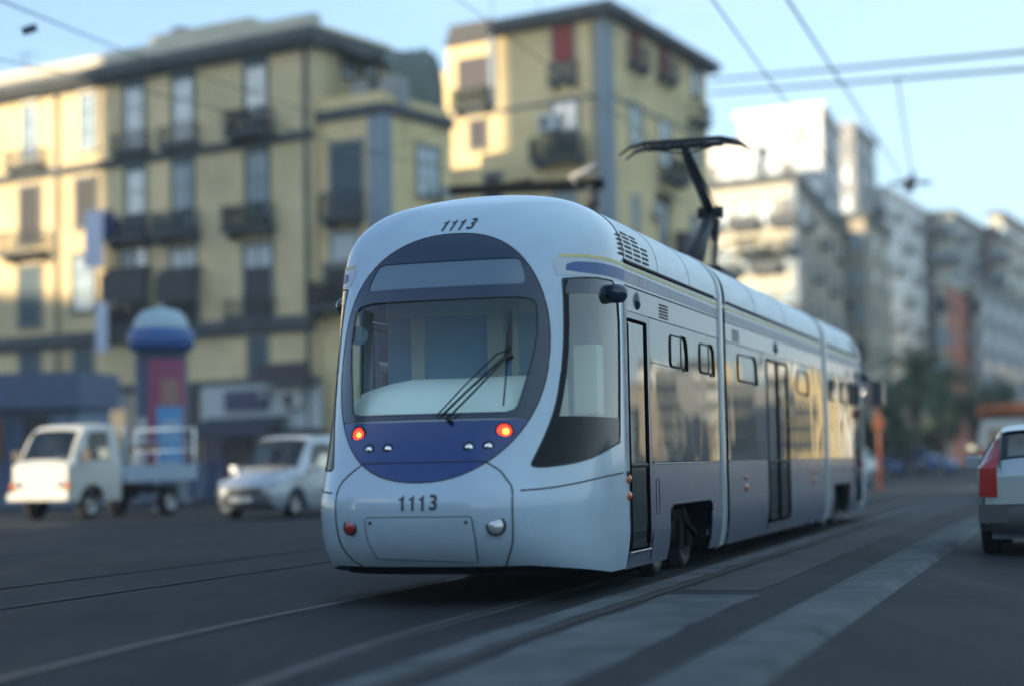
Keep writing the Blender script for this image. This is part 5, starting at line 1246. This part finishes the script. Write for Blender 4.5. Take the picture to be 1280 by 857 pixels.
for wx in (.62, 3.1):
    for sg in (1, -1):
        ty = MB().lathe([(.17, .08), (.24, .09), (.275, .06), (.28, 0), (.275, -.08), (.15, -.08)], (wx, sg * .63, .28), (0, sg, 0), 22).build('wheel', 'tyre', tk)
        MB().lathe([(.0001, .05), (.05, .055), (.08, .03), (.15, .04), (.17, .08)], (wx, sg * .63, .28), (0, sg, 0), 22).build('rim', 'rim', ty)
p = at(148, 548, 50); bar = empty('barrier', (p.x, p.y, 0), rad(-6), 'yellow and orange striped barrier bar beside the truck, in front of the column', 'barrier')
MB().box(-1.2, .3, -.02, .02, 1.75, 1.95).build('top_bar', 'yellow_bar', bar); MB().box(.301, 1.2, -.02, .02, 1.60, 1.80).build('lower_bar', 'orange_paint', bar)
MB().tube([(-1.1, 0, 0), (-1.1, 0, 1.9)], .03, 6).tube([(1.1, 0, 0), (1.1, 0, 1.75)], .03, 6).tube([(-1.1, -.35, .02), (-1.1, .35, .02)], .03, 6).tube([(1.1, -.35, .02), (1.1, .35, .02)], .03, 6).build('post', 'truck_white', bar)

# ================================================================== STREET FURNITURE
cp = at(202, 500, 52); AC = empty('advertising_column', (cp.x, cp.y, 0), rad(-80), 'round advertising column with pale dome, blue rim and pink and blue posters', 'column')
zt = at(202, 386, 52).z
MB().lathe([(.0001, 0), (.86, 0), (.86, .25), (.76, .3), (.76, zt - 1.2), (.0001, zt - 1.19)], (0, 0, 0), (0, 0, 1), 40).build('drum', 'column_slate', AC)
MB().lathe([(.78, zt - 1.25), (.92, zt - 1.18), (.96, zt - 1.0), (.96, zt - .72), (.90, zt - .62), (.0001, zt - .6)], (0, 0, 0), (0, 0, 1), 40).build('rim_band', 'dome_blue', AC)
MB().lathe([(.80, zt - .60), (.78, zt - .45), (.68, zt - .22), (.48, zt - .06), (.2, zt), (.05, zt + .02), (.04, zt + .14), (.0001, zt + .16)], (0, 0, 0), (0, 0, 1), 36).build('dome', 'dome_pale', AC)
def poster(a0, a1, z0, z1, mat, r=.775):
    m = MB(); K = 10; m.add([(r * math.cos(rad(a0 + (a1 - a0) * k / K)), r * math.sin(rad(a0 + (a1 - a0) * k / K)), z) for z in (z0, z1) for k in range(K + 1)], [(k, k + 1, K + 2 + k, K + 1 + k) for k in range(K)], True); return m.build('poster', mat, AC)
po = -2
poster(-26 + po, 62 + po, .9, zt - 1.5, 'poster_pink'); 
q_ = poster(-8 + po, 52 + po, .95, 2.9, 'poster_blue', .785); poster(2 + po, 40 + po, 2.95, 3.7, 'poster_skin', .785); poster(-60 + po, -30 + po, .9, 2.6, 'poster_white')
m = MB()
for k, (a, z, h_) in enumerate(((4, 2.3, .22), (4, 2.0, .12), (4, 1.25, .14))):
    for j in range(5): a_ = rad(a + po + j * 8); m.add([(.79 * math.cos(a_ + d), .79 * math.sin(a_ + d), z + zz_) for d, zz_ in ((0, 0), (.09, 0), (.09, h_), (0, h_))], [(0, 1, 2, 3)])
m.build('poster_print', 'poster_white', AC)
# market kiosk at the left edge
kp = at(52, 560, 60); KI = empty('market_kiosk', (kp.x, kp.y, 0), rad(-10), 'blue-grey market kiosk with flat canopy at the far left, behind the truck', 'kiosk')
zk = at(52, 466, 60).z
MB().box(-1.8, 1.35, 0, 2.6, 0, zk - 1.2).build('wall', 'kiosk_pale', KI); MB().box(-3.6, 1.6, -.5, 2.8, zk - 1.19, zk).build('canopy', 'kiosk_blue', KI)
MB().box(-.65, .25, -.03, 0, 1.0, zk - 1.4).build('hatch', 'pane_dark', KI); MB().box(-1.75, -.70, -.03, 0, .2, zk - 1.3).build('door', 'kiosk_blue', KI); MB().box(-1.55, -1.15, -.62, -.52, 1.5, 2.9).build('notice_board', 'orange_paint', KI)
m = MB()
for x in (-1.5, -.7, .35, 1.0): m.box(x, x + .05, -.045, -.03, .1, zk - 1.25)
for z in (.5, .9): m.box(-1.8, 1.35, -.05, -.046, z, z + .05)
m.build('panel_ribs', 'kiosk_blue', KI)
# wheeled rubbish bins in shadow right of the column
for i, (x, lb) in enumerate(((232, 'dark wheeled refuse bin beside the advertising column'), (252, 'dark wheeled refuse bin nearer the shop front'))):
    p = at(x, 600, 56 + i); b_ = empty('refuse_bin', (p.x, p.y, 0), rad(i * 14 - 8), lb, 'bin', 'refuse bins')
    m = MB(); m.add([(x_, y_, z_) for z_, s in ((.12, .46), (1.1, .60)) for x_, y_ in ((-s, -s * .8), (s, -s * .8), (s, s * .8), (-s, s * .8))], [(0, 1, 2, 3), (4, 5, 6, 7), (0, 1, 5, 4), (1, 2, 6, 5), (2, 3, 7, 6), (3, 0, 4, 7)]); bez(m.build('tub', 'kiosk_blue', b_), .03)
    m = MB().box(-.64, .64, -.53, .53, 1.11, 1.18).box(-.5, .5, -.40, .45, 1.181, 1.28); bez(m.build('lid', 'sign_blue', b_), .03)
    for xx in (-.4, .4):
        for yy in (-.3, .3): MB().lathe([(.0001, .03), (.08, .03), (.085, 0), (.08, -.03), (.0001, -.03)], (xx, yy, .085), (1, 0, 0), 12).build('wheel', 'tyre', b_)
# laundry on the left house
def cloth(px0, px1, y0, y1, mat, label, d=1.05):
    a0, zt_ = FA.az(px0, y0); a1, _ = FA.az(px1, y0); zb_ = FA.az(px0, y1)[1]; m = MB(); K = 8; J = 8
    m.add([PF(FA, a0 + (a1 - a0) * i / K, d + .05 * math.sin(i * 1.7) * (1 + j / J)) + Vector((0, 0, zt_ + (zb_ - zt_) * j / J + .02 * math.sin(i * 2))) for j in range(J + 1) for i in range(K + 1)], [(j * (K + 1) + i, j * (K + 1) + i + 1, (j + 1) * (K + 1) + i + 1, (j + 1) * (K + 1) + i) for i in range(K) for j in range(J)], True)
    o = m.build('laundry', mat); solid(o, .01); return tag(o, label, 'laundry', 'washing hung from balconies')
cloth(127, 151, 268, 338, 'laundry', 'large pale lilac sheet hanging from the balcony above the column, upper of two'); cloth(141, 157, 381, 442, 'laundry', 'narrow pale cloth hanging just left of the blue column rim'); cloth(151, 164, 267, 296, 'laundry_dark', 'small navy cloth hung beside the large pale sheet')

# traffic light on an orange post beyond the tail of the tram
p = at(1099, 560, 58); TL = empty('traffic_light', (p.x, p.y, 0), 0, 'orange post carrying a black round-backed signal head, past the tail of the tram', 'traffic light')
ztl = at(1090, 492, 58).z
MB().tube([(0, 0, 0), (0, 0, ztl - .3)], [.06, .05], 12).build('post', 'orange_paint', TL)
bez(MB().box(-.14, .14, -.10, .12, ztl - 1.15, ztl - .75).build('control_box', 'orange_paint', TL), .02)
m = MB().lathe([(.0001, -.02), (.34, 0), (.36, .04), (.34, .08), (.0001, .10)], (-.2, -.02, ztl), (0, -1, 0), 24); bb = m.build('backing_disc', 'mask_black', TL)
bez(MB().box(-.34, -.06, -.35, -.121, ztl - .42, ztl + .42).build('signal_head', 'rubber', TL), .04)
for k in range(3): MB().lathe([(.0001, .0), (.09, .01), (.10, 0)], (-.2, -.351, ztl - .27 + k * .27), (0, -1, 0), 14).lathe([(.105, 0), (.11, .14), (.10, .14)], (-.2, -.351, ztl - .27 + k * .27), (0, -1, 0), 14).build('signal_lens', 'mask_black', TL)

# mast with a long bracket behind the tram, top edge of the nose
mp_ = at(737, 236, 44); zm = mp_.z; mL = at(566, 239, 50)
MT = wempty('wire_mast', (mp_.x, mp_.y, 0), 0, 'dark wire mast with a long heavy bracket arm reaching left above the tram roof', 'mast')
MB().tube([(mp_.x, mp_.y, 0), (mp_.x, mp_.y, zm + .1)], [.14, .10], 12).build('post', 'iron', MT)
m = MB(); a = Vector((mL.x, mL.y, mL.z)); b = Vector((mp_.x + .25, mp_.y - .2, zm + .08)); m.tube([a, b], .15, 8); m.tube([a + Vector((.3, 0, -.02)), a + Vector((2.2, -2, -.05))], .05, 6); m.build('bracket_arm', 'gap_black', MT)
m = MB().tube([(mp_.x + .05, mp_.y, zm), (mp_.x + .05, mp_.y, zm - .5)], .16, 10); m.build('clamp', 'iron', MT)
q = at(712, 222, 44); q2 = at(745, 209, 44); m = MB().tube([(mp_.x - .3, mp_.y, zm + .1), q], .03, 6).tube([q, q2], [.05, .11, ][:2], 8); m.build('lamp_head', 'wall_grey', MT)
# second mast whose arms reach to the stone house
p = at(893, 330, 50); M2 = wempty('wire_mast', (p.x, p.y, 0), 0, 'thin dark mast with a curved and a straight arm beside the pantograph', 'mast')
t_ = at(893, 262, 50); MB().tube([(p.x, p.y, 0), (p.x, p.y, t_.z)], [.10, .07], 10).build('post', 'iron', M2)
m = MB(); m.tube([at(893, 328, 50), at(899, 312, 50), at(915, 303, 50), at(950, 298, 50)], .04, 6).tube([at(893, 320, 50), at(1000, 316, 50)], .035, 6); m.build('bracket_arm', 'iron', M2)
# overhead wires
def wire(label, pts, r=.012, sag=0):
    P_ = [at(*q) for q in pts]; out = []
    for a, b in zip(P_, P_[1:]):
        n = 10
        for k in range(n): t = k / n; v = a.lerp(b, t); v.z -= sag * 4 * t * (1 - t); out.append(v)
    out.append(P_[-1])
    c0 = sum(out, Vector()) / len(out)
    m = MB().tube([v - c0 for v in out], r, 6); o = m.build('overhead_wire', 'wire'); o.location = c0
    return tag(o, label, 'wire', 'overhead wires')
wire('upper of the two thick feeder cables crossing the sky at the upper right', [(889, 101, 100), (1360, 58, 56)], .075)
wire('lower of the two thick feeder cables crossing the sky at the upper right', [(889, 117, 100), (1360, 80, 56)], .075)
wire('thin wire slanting from the top edge down past the pantograph', [(880, -15, 30), (1062, 240, 62)], .018)
wire('thin wire slanting from the top edge to the white tower', [(975, -15, 34), (1130, 225, 80)], .03)
wire('short hanging wire between feeder cables and the roof fitting', [(1121, 96, 58), (1140, 222, 78)], .03)
wire('thin wire crossing the upper left corner over the sunlit roof', [(-20, -8, 30), (150, 62, 45), (420, 150, 60)], .018)
wire('wire passing low across the front of the left house', [(-20, 70, 34), (240, 128, 44), (560, 215, 52)], .012)
wire('wire crossing in front of the red-shuttered building', [(560, -10, 40), (780, 150, 46), (900, 238, 50)], .012)
wire('span wire running level across the tall yellow building', [(420, 205, 46), (640, 138, 50), (900, 90, 55)], .010)
wire('contact wire above the pantograph along the track', [(840, 176, 22.5), (905, 285, 45), (1010, 425, 110)], .010)
o = MB().lathe([(.0001, -.14), (.09, -.12), (.05, -.04), (.10, 0), (.05, .04), (.09, .12), (.0001, .14)], (0, 0, 0), (1, 0, .3), 12).build('insulator', 'mask_black'); o.location = at(37, 37, 31); tag(o, 'small black insulator hanging in the sky at the upper left', 'insulator')
o = MB().lathe([(.0001, -.5), (.30, -.40), (.12, -.1), (.36, 0), (.14, .2), (.0001, .6)], (0, 0, 0), (.3, 0, 1), 12).box(-.9, .9, -.08, .08, -.12, .04).build('roof_fitting', 'iron'); o.location = at(1139, 228, 80); tag(o, 'dark cable fitting standing against the top of the white block', 'fitting')

# ================================================================== PALMS AND TREES
def palm(x, ytop, depth, label, seed, wd=2.4):
    rr = random.Random(seed); p = at(x, 560, depth); zt_ = at(x, ytop, depth).z - 1.0
    t = empty('palm_tree', (p.x, p.y, 0), 0, label, 'palm', 'palms along the avenue')
    m = MB(); pts = [(.04 * math.sin(k * 1.3), .04 * math.cos(k), zt_ * k / 8) for k in range(9)]; m.tube(pts, [.34, .28, .26, .25, .24, .24, .24, .27, .34], 12)
    for k in range(22): z = .4 + (zt_ - .5) * k / 22; m.lathe([(.24, 0), (.31, .05), (.25, .10)], (0, 0, z), (0, 0, 1), 9)
    m.build('trunk', 'bark', t)
    m = MB()
    for i in range(46):
        a = 2 * PI * i / 46 * 7.3 + rr.random(); el = rr.uniform(-.55, 1.2); Ln = wd * rr.uniform(.8, 1.1); prev = None; n = 9
        pos = Vector((0, 0, zt_)); d = Vector((math.cos(a) * math.cos(el), math.sin(a) * math.cos(el), math.sin(el)))
        for k in range(n):
            np_ = pos + d * (Ln / n); side_ = d.cross(Vector((0, 0, 1))).normalized(); wv = .34 * math.sin(PI * (k + .7) / (n + .6))
            for sg in (-1, 1):
                for j in range(3):
                    b0 = pos.lerp(np_, j / 3); tip = b0 + side_ * sg * wv * 1.5 + d * .22 - Vector((0, 0, .22 * wv + rr.random() * .08)); m.add([b0, b0 + d * .09, tip], [(0, 1, 2)])
            m.add([pos, np_, np_ + Vector((0, 0, .03)), pos + Vector((0, 0, .04))], [(0, 1, 2, 3)])
            pos = np_; d = (d - Vector((0, 0, .13 + .05 * k * .5))).normalized()
    m.build('crown', 'leaf', t)
palm(1148, 446, 105, 'palm with the tallest dark crown, between the white block and the parked cars', 1, 3.2)
palm(1178, 462, 112, 'palm beside the tallest one, in front of the brick-red house', 2, 2.9)
palm(1126, 478, 116, 'lower palm just right of the orange post', 3, 2.7)
def tree(x, ytop, depth, rad_, label, seed, mat='leaf_dark', name='street_tree'):
    rr = random.Random(seed); p = at(x, 560, depth); zt_ = at(x, ytop, depth).z; cz = zt_ - rad_ * .9
    t = empty(name, (p.x, p.y, 0), 0, label, 'tree', 'trees along the avenue')
    m = MB().tube([(0, 0, 0), (.05, 0, cz * .5), (.1, .05, cz)], [.22, .16, .10], 10)
    cl = []
    for i in range(13):
        a = rr.uniform(0, 2 * PI); r = rad_ * rr.uniform(.35, .95); c = Vector((math.cos(a) * r, math.sin(a) * r, cz + rr.uniform(-.5, .8) * rad_ * .8)); cl.append((c, rad_ * rr.uniform(.25, .45))); m.tube([(.08, .03, cz * .7), (c.x * .5, c.y * .5, (c.z + cz * .75) / 2), c], [.08, .05, .02], 6)
    m.build('trunk', 'bark', t); m = MB()
    for c, r in cl:
        for k in range(170):
            v = Vector((rr.gauss(0, 1), rr.gauss(0, 1), rr.gauss(0, 1))).normalized() * r * rr.uniform(.4, 1.1); q = c + v; u_ = Vector((rr.gauss(0, 1), rr.gauss(0, 1), rr.gauss(0, 1))).normalized() * .16; w_ = u_.cross(v).normalized() * .10; m.add([q - u_, q + w_, q + u_, q - w_], [(0, 1, 2, 3)])
    m.build('crown', mat, t)
tree(1252, 468, 120, 2.9, 'dark bushy tree behind the white van, at the right', 5)
tree(1224, 492, 125, 2.3, 'smaller dark tree between the palms and the white van', 6)
tree(1098, 500, 100, 2.0, 'dark shrub-like tree directly behind the orange post', 8)
tree(1168, 512, 130, 2.2, 'low dark tree behind the parked blue cars', 9)

# ================================================================== THE GROUND: tracks, slabs, pavements (structure)
def tl(x, y, z=0): return TORG + D * x + LF * y + Vector((0, 0, z))
def strip(name, xs_, y0, y1, z, mat, kind='structure', bend=None, rag=0, seed=1):
    bend = bend or (lambda x: 0); rr = random.Random(seed); m = MB(); vs = []
    for x in xs_: b = bend(x); vs += [tl(x, y0 + b + rr.uniform(-rag, rag), z), tl(x, y1 + b + rr.uniform(-rag, rag), z)]
    m.add(vs, [(2 * i, 2 * i + 1, 2 * i + 3, 2 * i + 2) for i in range(len(xs_) - 1)]); o = m.build(name, mat); return tag(o, kind=kind)
XS = [-14 + k * .5 for k in range(220)]
bd = lambda x: .10 - (.035 * max(0, -x - 1.0)**1.6)
for sg in (1, -1):
    c = sg * .7225
    strip('tram_rail', XS, c - .028, c + .028, .012, 'rail_steel', bend=bd); strip('rail_groove', XS, c - sg * .030 - .022, c - sg * .030 + .022 - (.0 if sg < 0 else 0), .008, 'groove', bend=bd)
    strip('rail_bed', XS, c - .09, c + .09, .004, 'concrete_old', bend=bd, rag=.012)
b2_ = lambda x: bd(x) * .4
strip('lane_edge', XS, -1.42, -1.18, .004, 'concrete', bend=b2_, rag=.02, seed=4)
strip('lane_groove', XS, -1.55, -1.45, .006, 'groove', bend=b2_, rag=.01)
strip('slab_band', [x for x in XS if x < 1.6], -2.35, -1.62, .004, 'concrete', bend=b2_, rag=.03, seed=5)
strip('slab_band', [x for x in XS if x > 1.8], -2.25, -1.62, .004, 'concrete_old', bend=b2_, rag=.03, seed=6)
b3_ = lambda x: .05 * max(0, x - 14) ** 1.15
k0 = MB(); vs = []; 
XK = [-14 + k * .5 for k in range(170)]
for x in XK:
    for y, z in ((-2.78, .0), (-2.80, .035), (-2.90, .055), (-3.22, .055), (-3.30, .0)): vs.append(tl(x, y - b3_(x) * .5, z))
k0.add(vs, [(5 * i + j, 5 * i + j + 1, 5 * i + j + 6, 5 * i + j + 5) for i in range(len(XK) - 1) for j in range(4)]); tag(k0.build('lane_kerb', 'concrete'), kind='structure')
# second track further left and a pavement in front of the houses
for off_ in (3.3, 4.75):
    strip('tram_rail', XS, off_ - .028, off_ + .028, .010, 'concrete_old', bend=bd)
    strip('rail_groove', XS, off_ + .03, off_ + .07, .007, 'groove', bend=bd)
def pave(name, F, a0, a1, b0, b1, z=.13, mat='pavement'):
    m = MB(); F.box(m, a0, a1, b0, b1, 0, z); return tag(m.build(name, mat), kind='structure')
pave('pavement', FA, aL, 1.5, .0, 4.5); pave('pavement', FWB, -.5, 9, .25, 2.0, .125); pave('pavement', GA, aW, 1, 0.0, 2.2, .12); pave('pavement', GB, .5, 16, .0, 2.2, .135)
tag(MB().add([tl(x, y, .14 if 1 else 0) for x, y in ((70, 9), (70, 17), (230, 17), (230, 9))], [(0, 1, 2, 3)]).build('pavement', 'pavement'), kind='structure')
# meshes above were written in world metres: hand them to their things without moving them
for root in REBASE:
    T_ = Matrix.Translation(-root.location) if not root.rotation_euler.z else (Matrix.Translation(root.location) @ Matrix.Rotation(root.rotation_euler.z, 4, 'Z')).inverted()
    st = kids(root)
    while st:
        c = st.pop()
        if c.type == 'MESH': c.data.transform(T_)
        st += kids(c)
# ------------------------------------------------------------------ light, sky, view
SUN_EL = rad(14); sd = Vector((-.85, -.53)).normalized()
sl = bpy.data.lights.new('sun', 'SUN'); so = bpy.data.objects.new('sun', sl); COL.objects.link(so)
dv = Vector((sd.x * math.cos(SUN_EL), sd.y * math.cos(SUN_EL), math.sin(SUN_EL)))
so.rotation_euler = dv.to_track_quat('Z', 'Y').to_euler()
sl.energy = 5; sl.angle = rad(.5); sl.color = (1, .80, .55)
w = bpy.data.worlds.new('World'); scene.world = w; w.use_nodes = True
nt = w.node_tree; N = nt.nodes; L = nt.links; bg = N['Background']
sk = N.new('ShaderNodeTexSky'); sk.sky_type = 'NISHITA'; sk.sun_disc = False; sk.sun_elevation = SUN_EL; sk.sun_rotation = math.atan2(sd.x, sd.y)
sk.altitude = 0; sk.air_density = 1.0; sk.dust_density = 0.5; sk.ozone_density = 2.6
tc = N.new('ShaderNodeTexCoord'); mp = N.new('ShaderNodeMapping'); mp.inputs['Scale'].default_value = (1.0, 1.0, 3.2); mp.inputs['Location'].default_value = (.35, 0, .1)
L.new(tc.outputs['Generated'], mp.inputs[0]); cn = N.new('ShaderNodeTexNoise'); cn.inputs['Scale'].default_value = 2.6; cn.inputs['Detail'].default_value = 7; cn.inputs['Roughness'].default_value = .55
L.new(mp.outputs[0], cn.inputs[0]); mr = N.new('ShaderNodeMapRange'); L.new(cn.outputs[0], mr.inputs[0]); mr.inputs[1].default_value = .35; mr.inputs[2].default_value = .72; mr.inputs[3].default_value = .04; mr.inputs[4].default_value = .50
sx = N.new('ShaderNodeSeparateXYZ'); L.new(tc.outputs['Generated'], sx.inputs[0]); m1 = N.new('ShaderNodeMath'); m1.operation = 'MULTIPLY_ADD'; L.new(sx.outputs[0], m1.inputs[0]); m1.inputs[1].default_value = 1.0; m1.inputs[2].default_value = .14
m2 = N.new('ShaderNodeMath'); m2.operation = 'ADD'; m2.use_clamp = True; L.new(m1.outputs[0], m2.inputs[0]); L.new(mr.outputs[0], m2.inputs[1])
cm = N.new('ShaderNodeMix'); cm.data_type = 'RGBA'; L.new(m2.outputs[0], cm.inputs[0]); L.new(sk.outputs[0], cm.inputs[6]); cm.inputs[7].default_value = (2.35, 3.35, 4.1, 1)   # thin high cloud
L.new(cm.outputs[2], bg.inputs[0]); bg.inputs[1].default_value = .15
scene.view_settings.view_transform = 'Standard'; scene.view_settings.look = 'None'; scene.view_settings.exposure = 1.1; scene.view_settings.gamma = 1
scene.cycles.use_denoising = True; scene.cycles.max_bounces = 10; scene.cycles.transparent_max_bounces = 16
scene.cycles.sample_clamp_indirect = 6

# the air: far things fade a little
hz = MB().box(-690, 690, -390, 1190, -1, 62).build('haze', 'gap_black'); tag(hz, kind='stuff')
hm = bpy.data.materials.new('haze_air'); hm.use_nodes = True; hn = hm.node_tree; hn.nodes.clear(); ho = hn.nodes.new('ShaderNodeOutputMaterial'); hv = hn.nodes.new('ShaderNodeVolumePrincipled')
hv.inputs['Color'].default_value = (.82, .9, .96, 1); hv.inputs['Density'].default_value = .0006; hv.inputs['Anisotropy'].default_value = .1; hn.links.new(hv.outputs[0], ho.inputs['Volume']); hz.data.materials.clear(); hz.data.materials.append(hm)
